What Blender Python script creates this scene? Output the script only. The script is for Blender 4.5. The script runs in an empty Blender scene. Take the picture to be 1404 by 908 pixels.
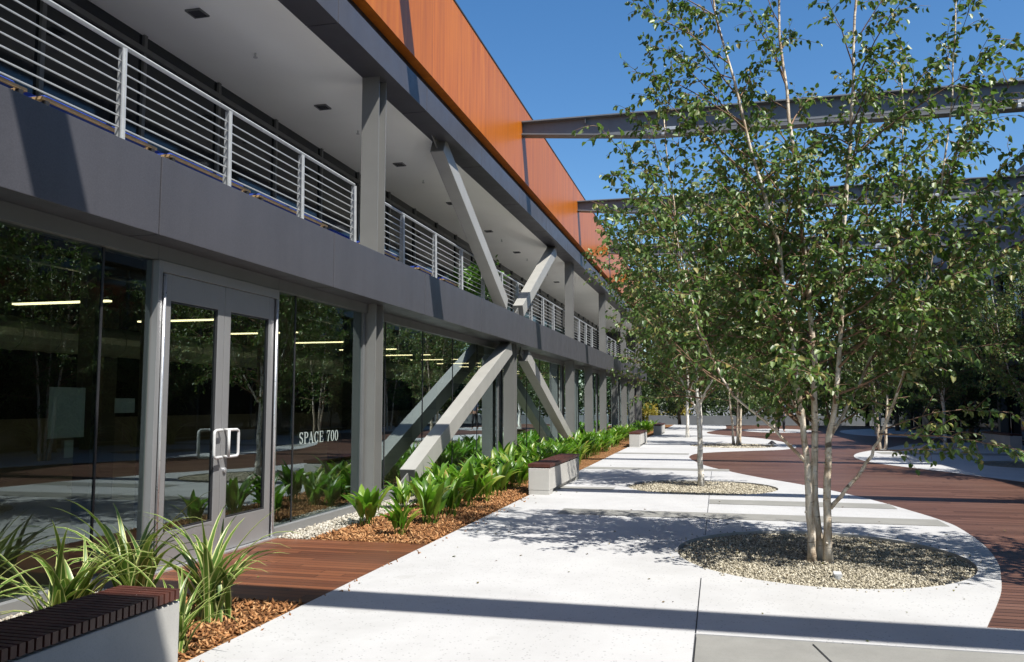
import bpy, math, random
import numpy as np
from mathutils import Vector, Matrix
from mathutils.geometry import tessellate_polygon

# ------------------------------------------------------------------ camera, sky, sun, exposure
sc = bpy.context.scene
COL = sc.collection
R = math.radians

cam_d = bpy.data.cameras.new('camera')
cam = bpy.data.objects.new('camera', cam_d)
COL.objects.link(cam)
cam_d.sensor_width = 36.0
cam_d.lens = 36.0 * 1140.0 / 1404.0
cam_d.clip_start = 0.05
cam_d.clip_end = 2000.0
cam.location = (0, 0, 1.45)
cam.rotation_euler = (R(90 + 4.963), 0, R(13.891))
sc.camera = cam

SUN = Vector((0.54, -0.375, 1.0)).normalized()       # towards the sun
sun_el = math.asin(SUN.z)
sun_az = math.atan2(SUN.x, SUN.y)
world = bpy.data.worlds.new('World')
sc.world = world
world.use_nodes = True
wn = world.node_tree
sky = wn.nodes.new('ShaderNodeTexSky')
sky.sky_type = 'NISHITA'
sky.sun_disc = False
sky.sun_elevation = sun_el
sky.sun_rotation = sun_az
sky.altitude = 300
sky.air_density = 1.0
sky.dust_density = 0.9
sky.ozone_density = 2.2
bg = wn.nodes['Background']
bg.inputs['Strength'].default_value = 0.1
hsv = wn.nodes.new('ShaderNodeHueSaturation')
hsv.inputs['Saturation'].default_value = 1.28
wn.links.new(sky.outputs[0], hsv.inputs['Color'])
wn.links.new(hsv.outputs[0], bg.inputs['Color'])

sun_d = bpy.data.lights.new('sun', 'SUN')
sun_d.energy = 5.0
sun_d.angle = R(0.5)
sun_d.color = (1.0, 0.96, 0.90)
sun = bpy.data.objects.new('sun', sun_d)
COL.objects.link(sun)
sun.rotation_euler = (-SUN).to_track_quat('-Z', 'Y').to_euler()
sun.location = (20, -15, 40)

sc.view_settings.view_transform = 'Standard'
sc.view_settings.look = 'None'
sc.view_settings.gamma = 1.0
sc.view_settings.exposure = 0.72
sc.view_settings.use_curve_mapping = False
sc.render.engine = 'CYCLES'
sc.cycles.use_denoising = True
sc.cycles.max_bounces = 7
sc.cycles.transparent_max_bounces = 12
sc.cycles.sample_clamp_indirect = 6.0

rng = np.random.default_rng(7)
random.seed(7)

# ------------------------------------------------------------------ object helpers
OFF = {}                                            # world offset of each object's local frame

def tag(o, label=None, cat=None, group=None, kind=None):
    if label: o['label'] = label
    if cat: o['category'] = cat
    if group: o['group'] = group
    if kind: o['kind'] = kind
    return o

def thing(name, loc, label, cat, group=None):
    o = bpy.data.objects.new(name, None)
    o.empty_display_size = 0.2
    COL.objects.link(o)
    o.location = loc
    OFF[o] = Vector(loc)
    return tag(o, label, cat, group)

def link_mesh(name, me, mats, parent=None, smooth=False, origin=None):
    """me holds WORLD coordinates; shift into the parent's frame (or to origin)"""
    o = bpy.data.objects.new(name, me)
    COL.objects.link(o)
    off = OFF[parent] if parent is not None else Vector(origin or (0, 0, 0))
    if off.length > 0:
        me.transform(Matrix.Translation(-off))
    if parent is not None:
        o.parent = parent
    else:
        o.location = off
    OFF[o] = off
    for m in (mats if isinstance(mats, (list, tuple)) else [mats]):
        me.materials.append(m)
    if smooth:
        me.polygons.foreach_set('use_smooth', [True] * len(me.polygons))
    return o

def copy_tree(o, loc, label=None, rotz=None, scale=None):
    def rec(s, parent):
        c = s.copy()
        COL.objects.link(c)
        c.parent = parent
        for ch in list(s.children):
            rec(ch, c)
        return c
    r = rec(o, None)
    r.location = loc
    OFF[r] = Vector(loc)
    if rotz is not None: r.rotation_euler = (0, 0, rotz)
    if scale is not None: r.scale = (scale, scale, scale)
    if label: r['label'] = label
    return r

class MB:
    def __init__(s):
        s.v = []; s.f = []; s.m = []; s.uv = None
    def add(s, verts, faces, mi=0):
        b = len(s.v)
        s.v += [tuple(p) for p in verts]
        s.f += [tuple(i + b for i in f) for f in faces]
        s.m += [mi] * len(faces)
        return s
    def box(s, x0, x1, y0, y1, z0, z1, mi=0):
        v = [(x, y, z) for z in (z0, z1) for y in (y0, y1) for x in (x0, x1)]
        f = [(0, 2, 3, 1), (4, 5, 7, 6), (0, 1, 5, 4), (2, 6, 7, 3), (0, 4, 6, 2), (1, 3, 7, 5)]
        return s.add(v, f, mi)
    def obox(s, c, ux, uy, uz, hx, hy, hz, mi=0):
        c = Vector(c); v = []
        for k in (-1, 1):
            for j in (-1, 1):
                for i in (-1, 1):
                    v.append(c + ux * hx * i + uy * hy * j + uz * hz * k)
        f = [(0, 2, 3, 1), (4, 5, 7, 6), (0, 1, 5, 4), (2, 6, 7, 3), (0, 4, 6, 2), (1, 3, 7, 5)]
        return s.add(v, f, mi)
    def prism(s, poly, axis, a, b, mi=0):
        """poly: list of 2-tuples in the plane of the other two axes (x,y,z order)"""
        n = len(poly); v = []
        for t in (a, b):
            for p in poly:
                if axis == 0: v.append((t, p[0], p[1]))
                elif axis == 1: v.append((p[0], t, p[1]))
                else: v.append((p[0], p[1], t))
        f = [tuple(range(n - 1, -1, -1)), tuple(range(n, 2 * n))]
        for i in range(n):
            j = (i + 1) % n
            f.append((i, j, n + j, n + i))
        return s.add(v, f, mi)
    def tube(s, pts, radii, sides=6, caps=True, mi=0):
        pts = [Vector(p) for p in pts]
        n = len(pts)
        if not hasattr(radii, '__len__'): radii = [radii] * n
        b = len(s.v)
        up = None
        for i, p in enumerate(pts):
            d = (pts[min(i + 1, n - 1)] - pts[max(i - 1, 0)])
            d = d.normalized() if d.length > 1e-9 else Vector((0, 0, 1))
            if up is None:
                up = Vector((1, 0, 0)) if abs(d.x) < 0.9 else Vector((0, 1, 0))
            a = d.cross(up)
            if a.length < 1e-6: a = d.cross(Vector((0, 1, 0.01)))
            a.normalize(); c = a.cross(d)
            up = c
            for k in range(sides):
                t = 2 * math.pi * k / sides
                s.v.append(tuple(p + (a * math.cos(t) + c * math.sin(t)) * radii[i]))
        for i in range(n - 1):
            for k in range(sides):
                k2 = (k + 1) % sides
                s.f.append((b + i * sides + k, b + i * sides + k2, b + (i + 1) * sides + k2, b + (i + 1) * sides + k)); s.m.append(mi)
        if caps:
            s.f.append(tuple(b + k for k in range(sides - 1, -1, -1))); s.m.append(mi)
            s.f.append(tuple(b + (n - 1) * sides + k for k in range(sides))); s.m.append(mi)
        return s
    def mesh(s, name):
        me = bpy.data.meshes.new(name)
        me.from_pydata(s.v, [], s.f)
        if any(s.m): me.polygons.foreach_set('material_index', s.m)
        me.update()
        return me
    def build(s, name, mats, parent=None, smooth=False, origin=None, bevel=0.0):
        o = link_mesh(name, s.mesh(name), mats, parent, smooth, origin)
        if bevel:
            b = o.modifiers.new('bevel', 'BEVEL')
            b.width = bevel; b.segments = 2; b.limit_method = 'ANGLE'
        return o

def np_mesh(name, verts, faces, uvs=None):
    """verts (N,3) array, faces (M,k) array, uvs per vertex (N,2)"""
    me = bpy.data.meshes.new(name)
    verts = np.asarray(verts, dtype=np.float32); faces = np.asarray(faces, dtype=np.int32)
    m, k = faces.shape
    me.vertices.add(len(verts)); me.vertices.foreach_set('co', verts.ravel())
    me.loops.add(m * k); me.loops.foreach_set('vertex_index', faces.ravel())
    me.polygons.add(m)
    me.polygons.foreach_set('loop_start', np.arange(0, m * k, k, dtype=np.int32))
    me.polygons.foreach_set('loop_total', np.full(m, k, dtype=np.int32))
    if uvs is not None:
        uvl = me.uv_layers.new(name='uv')
        uvl.data.foreach_set('uv', np.asarray(uvs, dtype=np.float32)[faces.ravel()].ravel())
    me.update(calc_edges=True)
    me.validate()
    return me

# ------------------------------------------------------------------ materials
class NT:
    def __init__(s, name):
        s.mat = bpy.data.materials.new(name)
        s.mat.use_nodes = True
        s.t = s.mat.node_tree
        s.p = s.t.nodes['Principled BSDF']
        s.out = s.t.nodes['Material Output']
        s._co = None
    def n(s, typ, **kw):
        nd = s.t.nodes.new(typ)
        for k, v in kw.items():
            if k.startswith('i_'):
                key = k[2:]
                key = int(key) if key.isdigit() else key.replace('_', ' ')
                if isinstance(v, bpy.types.NodeSocket): s.t.links.new(v, nd.inputs[key])
                else: nd.inputs[key].default_value = v
            else: setattr(nd, k, v)
        return nd
    def l(s, a, b): s.t.links.new(a, b)
    @property
    def co(s):
        if s._co is None:
            s._co = s.n('ShaderNodeTexCoord').outputs['Object']
        return s._co
    def scaled(s, sx, sy, sz):
        return s.n('ShaderNodeMapping', i_Vector=s.co, i_Scale=(sx, sy, sz)).outputs[0]
    def noise(s, scale, detail=4, vec=None, rough=0.55, out='Fac'):
        return s.n('ShaderNodeTexNoise', i_Vector=vec or s.co, i_Scale=scale, i_Detail=detail, i_Roughness=rough).outputs[out]
    def ramp(s, fac, stops, interp='LINEAR'):
        r = s.n('ShaderNodeValToRGB', i_Fac=fac)
        r.color_ramp.interpolation = interp
        e = r.color_ramp.elements
        while len(e) < len(stops): e.new(0.5)
        for el, (p, c) in zip(e, stops):
            el.position = p
            el.color = (*c, 1) if len(c) == 3 else c
        return r.outputs[0]
    def math(s, op, a, b=0.0, c=None):
        nd = s.n('ShaderNodeMath', operation=op)
        for i, x in enumerate((a, b, c)):
            if x is None: continue
            if isinstance(x, bpy.types.NodeSocket): s.l(x, nd.inputs[i])
            else: nd.inputs[i].default_value = x
        return nd.outputs[0]
    def mix(s, fac, a, b, mode='MIX'):
        nd = s.n('ShaderNodeMix', data_type='RGBA', blend_type=mode)
        for key, x in ((0, fac), (6, a), (7, b)):
            if isinstance(x, bpy.types.NodeSocket): s.l(x, nd.inputs[key])
            elif isinstance(x, tuple): nd.inputs[key].default_value = (*x, 1) if len(x) == 3 else x
            else: nd.inputs[key].default_value = x
        return nd.outputs[2]
    def bump(s, h, strength=0.3, dist=0.01):
        b = s.n('ShaderNodeBump', i_Height=h, i_Strength=strength, i_Distance=dist)
        s.l(b.outputs[0], s.p.inputs['Normal'])
        return b.outputs[0]
    def set(s, base=None, rough=None, metal=None, spec=None, **kw):
        def put(key, v):
            if v is None: return
            if isinstance(v, bpy.types.NodeSocket): s.l(v, s.p.inputs[key])
            elif isinstance(v, tuple) and len(v) == 3: s.p.inputs[key].default_value = (*v, 1)
            else: s.p.inputs[key].default_value = v
        put('Base Color', base); put('Roughness', rough); put('Metallic', metal); put('Specular IOR Level', spec)
        for k, v in kw.items(): put(k.replace('_', ' '), v)
        return s.mat

def V3(c, k): return tuple(min(1, x * k) for x in c)

def painted(name, c, rough=0.5, var=0.12, scale=3.0, metal=0.0, speck=0.0, streak=False):
    t = NT(name)
    f = t.noise(scale, 6)
    if streak:
        f2 = t.noise(1.0, 5, t.scaled(5, 5, 0.35))
        f = t.math('MULTIPLY_ADD', f2, 0.6, t.math('MULTIPLY', f, 0.4))
    col = t.ramp(f, [(0.3, V3(c, 1 - var)), (0.7, V3(c, 1 + var))])
    if speck:
        g = t.noise(90, 3)
        col = t.mix(t.ramp(g, [(0.35, (0, 0, 0)), (0.75, (speck,) * 3)]), col, V3(c, 1.7))
    r = t.math('MULTIPLY_ADD', t.noise(scale * 2.3, 4), 0.25, rough - 0.12)
    t.bump(t.noise(140, 2), 0.05, 0.002)
    return t.set(col, r, metal)

M = {}
M['fascia'] = painted('fascia_panel_paint', (0.064, 0.063, 0.071), 0.42, 0.14, 1.3, 0.1, speck=0.4, streak=True)
M['steel'] = painted('grey_steel_paint', (0.165, 0.165, 0.156), 0.42, 0.07, 1.5)
M['beam_steel'] = painted('beam_steel_paint', (0.13, 0.14, 0.15), 0.5, 0.10, 1.2, streak=True)
M['brace'] = painted('brace_steel_paint', (0.32, 0.315, 0.29), 0.38, 0.08, 1.6, streak=True)
M['dark'] = painted('dark_recess_paint', (0.03, 0.031, 0.034), 0.6)
M['galv'] = painted('galvanised_rail', (0.44, 0.455, 0.46), 0.4, 0.12, 9.0, 0.3)
M['door'] = painted('door_aluminium', (0.25, 0.25, 0.25), 0.38, 0.05, 2.0, 0.3)
M['alu'] = painted('bright_aluminium', (0.62, 0.63, 0.64), 0.3, 0.06, 6.0, 0.7)
M['frame'] = painted('window_frame_grey', (0.13, 0.135, 0.135), 0.45, 0.08, 2.0, 0.1)
M['ceiling'] = painted('balcony_plaster', (0.90, 0.90, 0.85), 0.8, 0.03, 0.8)
M['concrete_slab'] = painted('slab_concrete', (0.26, 0.26, 0.25), 0.8, 0.15, 2.0)
M['purple'] = painted('purple_grey_cladding', (0.10, 0.085, 0.11), 0.5, 0.1, 1.0)
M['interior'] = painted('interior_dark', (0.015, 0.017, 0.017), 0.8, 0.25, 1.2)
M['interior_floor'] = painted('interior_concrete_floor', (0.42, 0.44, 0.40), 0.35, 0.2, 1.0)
M['duct'] = painted('spiral_duct_steel', (0.7, 0.74, 0.72), 0.4, 0.1, 6.0, 0.4)
M['spandrel'] = NT('dark_balcony_glazing').set((0.012, 0.016, 0.02), 0.06)
M['wood_frame'] = painted('daybed_wood', (0.42, 0.28, 0.14), 0.5, 0.2, 8.0)
M['blue'] = painted('blue_cushion', (0.008, 0.034, 0.22), 0.85, 0.15, 12.0)
M['white_text'] = NT('white_vinyl').set((0.36, 0.42, 0.39), 0.6)
M['paper'] = painted('grey_paper', (0.88, 0.78, 0.80), 0.8, 0.06, 4.0)
M['black'] = painted('black_plastic', (0.02, 0.02, 0.022), 0.5)
M['lens'] = NT('downlight_lens').set((0.06, 0.06, 0.065), 0.2)
M['white_metal'] = painted('white_enamel', (0.5, 0.5, 0.49), 0.4, 0.04)
M['pot'] = painted('pot_ceramic', (0.5, 0.48, 0.45), 0.6)
M['edge'] = painted('steel_edging', (0.12, 0.12, 0.115), 0.6)

def mk_lamp():
    t = NT('warm_tube')
    e = t.n('ShaderNodeEmission', i_Color=(1, 0.72, 0.42, 1), i_Strength=3.0)
    t.l(e.outputs[0], t.out.inputs[0])
    return t.mat
M['lamp'] = mk_lamp()

def mk_glass(name, tint, boost, ior=1.6):
    t = NT(name)
    tr = t.n('ShaderNodeBsdfTransparent', i_Color=(*tint, 1))
    gl = t.n('ShaderNodeBsdfGlossy', i_Color=(0.80, 0.95, 0.97, 1), i_Roughness=0.0)
    w = t.noise(0.7, 2)
    b = t.n('ShaderNodeBump', i_Height=w, i_Strength=0.03, i_Distance=0.05)
    t.l(b.outputs[0], gl.inputs['Normal'])
    fr = t.n('ShaderNodeFresnel', i_IOR=ior)
    f = t.math('MULTIPLY', fr.outputs[0], boost)
    f = t.math('MINIMUM', f, 1.0)
    mx = t.n('ShaderNodeMixShader', i_0=f, i_1=tr.outputs[0], i_2=gl.outputs[0])
    t.l(mx.outputs[0], t.out.inputs[0])
    return t.mat
M['glass'] = mk_glass('tinted_glass', (0.42, 0.54, 0.48), 2.4)

def mk_timber():
    t = NT('orange_timber_panel')
    g = t.noise(1.0, 8, t.scaled(9, 9, 0.55), 0.62)
    g2 = t.noise(1.0, 5, t.scaled(40, 40, 1.2), 0.6)
    f = t.math('MULTIPLY_ADD', g2, 0.2, t.math('MULTIPLY', g, 0.8))
    c = t.ramp(f, [(0.25, (0.30, 0.07, 0.006)), (0.45, (0.47, 0.125, 0.008)), (0.6, (0.56, 0.165, 0.010)), (0.8, (0.60, 0.205, 0.018))])
    big = t.noise(0.35, 2)
    c = t.mix(t.math('MULTIPLY', big, 0.25), c, (0.38, 0.10, 0.008))
    sep = t.n('ShaderNodeSeparateXYZ', i_0=t.co)
    fy = t.math('FRACT', t.math('DIVIDE', t.math('ADD', sep.outputs[1], 0.32), 3.2))
    bw = t.n('ShaderNodeTexWhiteNoise', noise_dimensions='1D')
    t.l(t.math('FLOOR', t.math('DIVIDE', t.math('ADD', sep.outputs[1], 0.32), 3.2)), bw.inputs['W'])
    c = t.mix(t.math('MULTIPLY', bw.outputs[0], 0.3), c, (0.30, 0.085, 0.008))
    run = t.noise(1.0, 4, t.scaled(2.2, 2.2, 0.12))
    c = t.mix(t.ramp(run, [(0.52, (0, 0, 0)), (0.75, (0.4,) * 3)]), c, (0.20, 0.06, 0.01))
    seam = t.math('LESS_THAN', fy, 0.0022)
    c = t.mix(seam, c, (0.08, 0.02, 0.005))
    t.bump(f, 0.08, 0.004)
    return t.set(c, 0.36, 0.0, 0.3)
M['timber'] = mk_timber()

def mk_planks(name, cols, pitch, length, gap=0.08, rough=0.5, axis=1):
    t = NT(name)
    sep = t.n('ShaderNodeSeparateXYZ', i_0=t.co)
    a, b = sep.outputs[axis], sep.outputs[1 - axis]
    r = t.math('DIVIDE', a, pitch)
    row = t.math('FLOOR', r)
    fr = t.math('FRACT', r)
    wn_ = t.n('ShaderNodeTexWhiteNoise', noise_dimensions='1D')
    t.l(row, wn_.inputs['W'])
    bl = t.math('ADD', t.math('DIVIDE', b, length), t.math('MULTIPLY', wn_.outputs[0], 7.3))
    cell = t.math('FLOOR', bl)
    wn2 = t.n('ShaderNodeTexWhiteNoise', noise_dimensions='2D')
    cmb = t.n('ShaderNodeCombineXYZ', i_0=row, i_1=cell)
    t.l(cmb.outputs[0], wn2.inputs['Vector'])
    sc_ = (1.2, 30, 30) if axis == 1 else (30, 1.2, 30)
    grain = t.noise(1.0, 6, t.scaled(*sc_), 0.65)
    f = t.math('MULTIPLY_ADD', grain, 0.5, t.math('MULTIPLY', wn2.outputs[0], 0.5))
    c = t.ramp(f, [(0.2, cols[0]), (0.5, cols[1]), (0.8, cols[2])])
    wear = t.noise(0.5, 5)
    c = t.mix(t.ramp(wear, [(0.45, (0, 0, 0)), (0.75, (0.45,) * 3)]), c, cols[3])
    g = t.math('LESS_THAN', fr, gap)
    g2 = t.math('LESS_THAN', t.math('FRACT', bl), 0.003)
    gg = t.math('MAXIMUM', g, g2)
    c = t.mix(gg, c, (0.006, 0.004, 0.003))
    h = t.math('SUBTRACT', t.math('MULTIPLY', grain, 0.15), gg)
    t.bump(h, 0.6, 0.006)
    return t.set(c, rough, 0.0, 0.35)
M['deck'] = mk_planks('ipe_deck', [(0.065, 0.029, 0.018), (0.108, 0.050, 0.032), (0.15, 0.074, 0.05), (0.15, 0.095, 0.072)], 0.1, 2.6, gap=0.14)
M['entry_deck'] = mk_planks('entry_deck_boards', [(0.075, 0.026, 0.012), (0.135, 0.046, 0.020), (0.19, 0.07, 0.03), (0.16, 0.075, 0.045)], 0.1, 2.2, rough=0.42)
M['slat'] = painted('bench_slat_wood', (0.07, 0.022, 0.014), 0.45, 0.35, 9.0)

def mk_terrazzo():
    t = NT('white_terrazzo')
    base = t.ramp(t.noise(1.3, 7, rough=0.6), [(0.3, (0.41, 0.41, 0.405)), (0.5, (0.445, 0.446, 0.442)), (0.7, (0.47, 0.472, 0.466))])
    v = t.n('ShaderNodeTexVoronoi', i_Vector=t.co, i_Scale=42.0)
    dots = t.math('LESS_THAN', v.outputs['Distance'], 0.26)
    pick = t.n('ShaderNodeTexWhiteNoise', noise_dimensions='3D'); t.l(v.outputs['Color'], pick.inputs['Vector'])
    on = t.math('MULTIPLY', dots, t.math('GREATER_THAN', pick.outputs[0], 0.72))
    c = t.mix(t.math('MULTIPLY', on, 0.6), base, (0.16, 0.16, 0.16))
    v2 = t.n('ShaderNodeTexVoronoi', i_Vector=t.co, i_Scale=120.0)
    c = t.mix(t.math('MULTIPLY', t.math('LESS_THAN', v2.outputs['Distance'], 0.22), 0.30), c, (0.25, 0.245, 0.235))
    st = t.noise(0.45, 5, rough=0.7)
    c = t.mix(t.ramp(st, [(0.5, (0, 0, 0)), (0.8, (0.55,) * 3)]), c, (0.31, 0.305, 0.29))
    sp_ = t.noise(2.6, 3, rough=0.4)
    c = t.mix(t.ramp(sp_, [(0.68, (0, 0, 0)), (0.74, (0.22,) * 3)]), c, (0.25, 0.24, 0.22))
    wear = t.noise(1.0, 6, t.scaled(0.9, 0.16, 1), 0.65)
    c = t.mix(t.ramp(wear, [(0.5, (0, 0, 0)), (0.72, (0.28,) * 3)]), c, (0.34, 0.335, 0.32))
    t.bump(t.noise(200, 3), 0.12, 0.003)
    return t.set(c, 0.62, 0.0, 0.35)
M['terrazzo'] = mk_terrazzo()

def mk_concrete(name, c, scale=2.0):
    t = NT(name)
    f = t.noise(scale, 8, rough=0.65)
    col = t.ramp(f, [(0.3, V3(c, 0.85)), (0.7, V3(c, 1.12))])
    sp = t.noise(160, 2)
    col = t.mix(t.ramp(sp, [(0.55, (0, 0, 0)), (0.7, (0.35,) * 3)]), col, V3(c, 0.55))
    t.bump(t.noise(60, 5), 0.12, 0.004)
    return t.set(col, 0.75, 0.0, 0.3)
M['grey_band'] = mk_concrete('grey_concrete_band', (0.23, 0.228, 0.21))
M['bench_concrete'] = mk_concrete('bench_concrete', (0.44, 0.43, 0.40), 1.2)
M['ground'] = mk_concrete('outer_ground', (0.16, 0.155, 0.145), 0.3)
M['wall_far'] = mk_concrete('far_wall_concrete', (0.15, 0.16, 0.17), 0.6)

def mk_gravel(name, cols, scale):
    t = NT(name)
    v = t.n('ShaderNodeTexVoronoi', i_Vector=t.co, i_Scale=scale)
    s = t.n('ShaderNodeSeparateColor', i_0=v.outputs['Color'])
    c = t.ramp(s.outputs[0], [(0.0, cols[0]), (0.35, cols[1]), (0.7, cols[2]), (1.0, cols[3])])
    edge = t.ramp(v.outputs['Distance'], [(0.3, (1, 1, 1)), (0.75, (0.25,) * 3)])
    c = t.mix(1.0, c, edge, 'MULTIPLY')
    t.bump(t.math('SUBTRACT', 1.0, v.outputs['Distance']), 1.0, 0.015)
    return t.set(c, 0.85, 0.0, 0.2)
GC = [(0.12, 0.107, 0.08), (0.27, 0.24, 0.175), (0.41, 0.37, 0.275), (0.58, 0.54, 0.44)]
M['gravel'] = mk_gravel('gravel_bed', GC, 38)
M['pebble'] = mk_gravel('pale_pebbles', [(0.2, 0.18, 0.14), (0.3, 0.28, 0.23), (0.4, 0.37, 0.32), (0.48, 0.46, 0.41)], 30)
MC = [(0.09, 0.038, 0.014), (0.22, 0.095, 0.033), (0.36, 0.17, 0.065), (0.48, 0.28, 0.13)]
M['mulch'] = mk_gravel('bark_mulch', MC, 30)

def mk_island(name, cols, rough=0.8):
    t = NT(name)
    g = t.n('ShaderNodeNewGeometry')
    c = t.ramp(g.outputs['Random Per Island'], [(i / (len(cols) - 1), x) for i, x in enumerate(cols)])
    return t.set(c, rough, 0.0, 0.3)
M['stones'] = mk_island('gravel_stones', GC)
M['pale_stones'] = mk_island('pale_stones', [(0.2, 0.17, 0.13), (0.35, 0.32, 0.26), (0.5, 0.47, 0.41)])
M['chips'] = mk_island('bark_chips', MC)

def mk_leaf(name, cols, transl=(0.16, 0.30, 0.03), rough=0.38, tw=0.28, spec=0.5, striped=None):
    t = NT(name)
    g = t.n('ShaderNodeNewGeometry')
    c = t.ramp(g.outputs['Random Per Island'], [(i / (len(cols) - 1), x) for i, x in enumerate(cols)])
    if striped:
        uv = t.n('ShaderNodeTexCoord').outputs['UV']
        s = t.n('ShaderNodeSeparateXYZ', i_0=uv)
        d = t.math('ABSOLUTE', t.math('SUBTRACT', s.outputs[0], 0.5))
        k, edge, amount = striped
        thr = t.math('MULTIPLY_ADD', t.noise(3.0, 2), 0.2, edge - 0.1)
        c = t.mix(t.math('MULTIPLY', t.math('GREATER_THAN', d, thr), amount), c, k)
    t.set(c, rough, 0.0, spec)
    tr = t.n('ShaderNodeBsdfTranslucent', i_Color=(*transl, 1))
    if striped: 
        t.l(t.mix(0.5, c, (*transl, 1)), tr.inputs['Color'])
    mx = t.n('ShaderNodeMixShader', i_0=tw, i_1=t.p.outputs[0], i_2=tr.outputs[0])
    t.l(mx.outputs[0], t.out.inputs[0])
    return t.mat
M['birch_leaf'] = mk_leaf('birch_leaf', [(0.034, 0.072, 0.016), (0.058, 0.115, 0.024), (0.082, 0.15, 0.032), (0.105, 0.175, 0.042), (0.14, 0.20, 0.06), (0.17, 0.215, 0.08), (0.25, 0.20, 0.05)], (0.18, 0.34, 0.045), 0.45, 0.22, 0.55)
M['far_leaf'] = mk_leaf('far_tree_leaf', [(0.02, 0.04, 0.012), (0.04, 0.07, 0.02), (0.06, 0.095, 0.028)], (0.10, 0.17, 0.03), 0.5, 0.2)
M['yellow_leaf'] = mk_leaf('yellow_shrub_leaf', [(0.28, 0.20, 0.02), (0.36, 0.27, 0.03), (0.16, 0.18, 0.03)], (0.4, 0.35, 0.03), 0.6, 0.3)
M['bed_leaf'] = mk_leaf('broad_leaf', [(0.032, 0.085, 0.010), (0.06, 0.14, 0.013), (0.09, 0.19, 0.017), (0.13, 0.24, 0.022), (0.19, 0.28, 0.035), (0.30, 0.22, 0.06)], (0.16, 0.42, 0.02), 0.36, 0.30)
M['strap_leaf'] = mk_leaf('strap_leaf', [(0.05, 0.11, 0.015), (0.075, 0.15, 0.02), (0.11, 0.19, 0.03)], (0.25, 0.38, 0.05), 0.4, 0.25, striped=((0.52, 0.53, 0.21), 0.36, 0.9))
M['pot_leaf'] = mk_leaf('pot_plant_leaf', [(0.05, 0.12, 0.015), (0.09, 0.2, 0.025)], (0.15, 0.35, 0.03), 0.4, 0.25)

def mk_bark(name, tan, mid, pale, mark):
    t = NT(name)
    a = t.noise(1.0, 5, t.scaled(9, 9, 42), 0.7)
    b = t.noise(1.0, 6, t.scaled(14, 14, 5), 0.65)
    c = t.ramp(b, [(0.36, tan), (0.5, mid), (0.62, pale)])
    c = t.mix(t.ramp(a, [(0.58, (0, 0, 0)), (0.66, (0.9,) * 3)]), c, mark)
    scar = t.noise(1.0, 3, t.scaled(5, 5, 8), 0.5)
    c = t.mix(t.ramp(scar, [(0.66, (0, 0, 0)), (0.71, (0.85,) * 3)]), c, (0.06, 0.045, 0.03))
    t.bump(t.math('ADD', a, b), 0.55, 0.01)
    return t.set(c, 0.75, 0.0, 0.2)
M['white_bark'] = mk_bark('white_birch_bark', (0.55, 0.50, 0.42), (0.72, 0.69, 0.62), (0.82, 0.80, 0.75), (0.12, 0.10, 0.08))
M['bark'] = mk_bark('birch_bark', (0.36, 0.26, 0.17), (0.62, 0.53, 0.41), (0.74, 0.68, 0.58), (0.10, 0.07, 0.05))
M['twig'] = painted('twig_bark', (0.20, 0.12, 0.07), 0.7, 0.3, 10.0)
def mk_bark2():
    t = NT('brown_bark')
    return t.set(t.ramp(t.noise(6, 6), [(0.3, (0.09, 0.07, 0.05)), (0.7, (0.2, 0.16, 0.12))]), 0.85)
M['bark2'] = mk_bark2()

# ------------------------------------------------------------------ ground sheets
def catmull(pts, n=6, closed=False):
    P = [Vector((p[0], p[1])) for p in pts]
    out = []
    N = len(P)
    rng_ = range(N) if closed else range(N - 1)
    for i in rng_:
        p0 = P[(i - 1) % N] if closed or i > 0 else P[0]
        p1 = P[i]; p2 = P[(i + 1) % N]
        p3 = P[(i + 2) % N] if closed or i + 2 < N else P[-1]
        for k in range(n):
            t = k / n
            out.append(0.5 * ((2 * p1) + (p2 - p0) * t + (2 * p0 - 5 * p1 + 4 * p2 - p3) * t * t + (3 * p1 - p0 - 3 * p2 + p3) * t ** 3))
    if not closed: out.append(P[-1])
    return [(p.x, p.y) for p in out]

def ellipse(cx, cy, rx, ry, n=64):
    return [(cx + rx * math.cos(2 * math.pi * i / n), cy + ry * math.sin(2 * math.pi * i / n)) for i in range(n)]

def sheet(name, outer, holes, z, mat, depth=0.0, kind='structure'):
    loops = [[Vector((x, y, z)) for x, y in outer]] + [[Vector((x, y, z)) for x, y in h] for h in holes]
    tris = tessellate_polygon(loops)
    pts = [p for l in loops for p in l]
    mb = MB()
    fs = []
    for a, b, c in tris:
        n = (pts[b] - pts[a]).cross(pts[c] - pts[a])
        fs.append((a, b, c) if n.z > 0 else (a, c, b))
    mb.add(pts, fs)
    if depth:
        for l in loops:
            n = len(l)
            v = list(l) + [p - Vector((0, 0, depth)) for p in l]
            mb.add(v, [(i, (i + 1) % n, n + (i + 1) % n, n + i) for i in range(n)])
    return tag(mb.build(name, mat), kind=kind)

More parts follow.
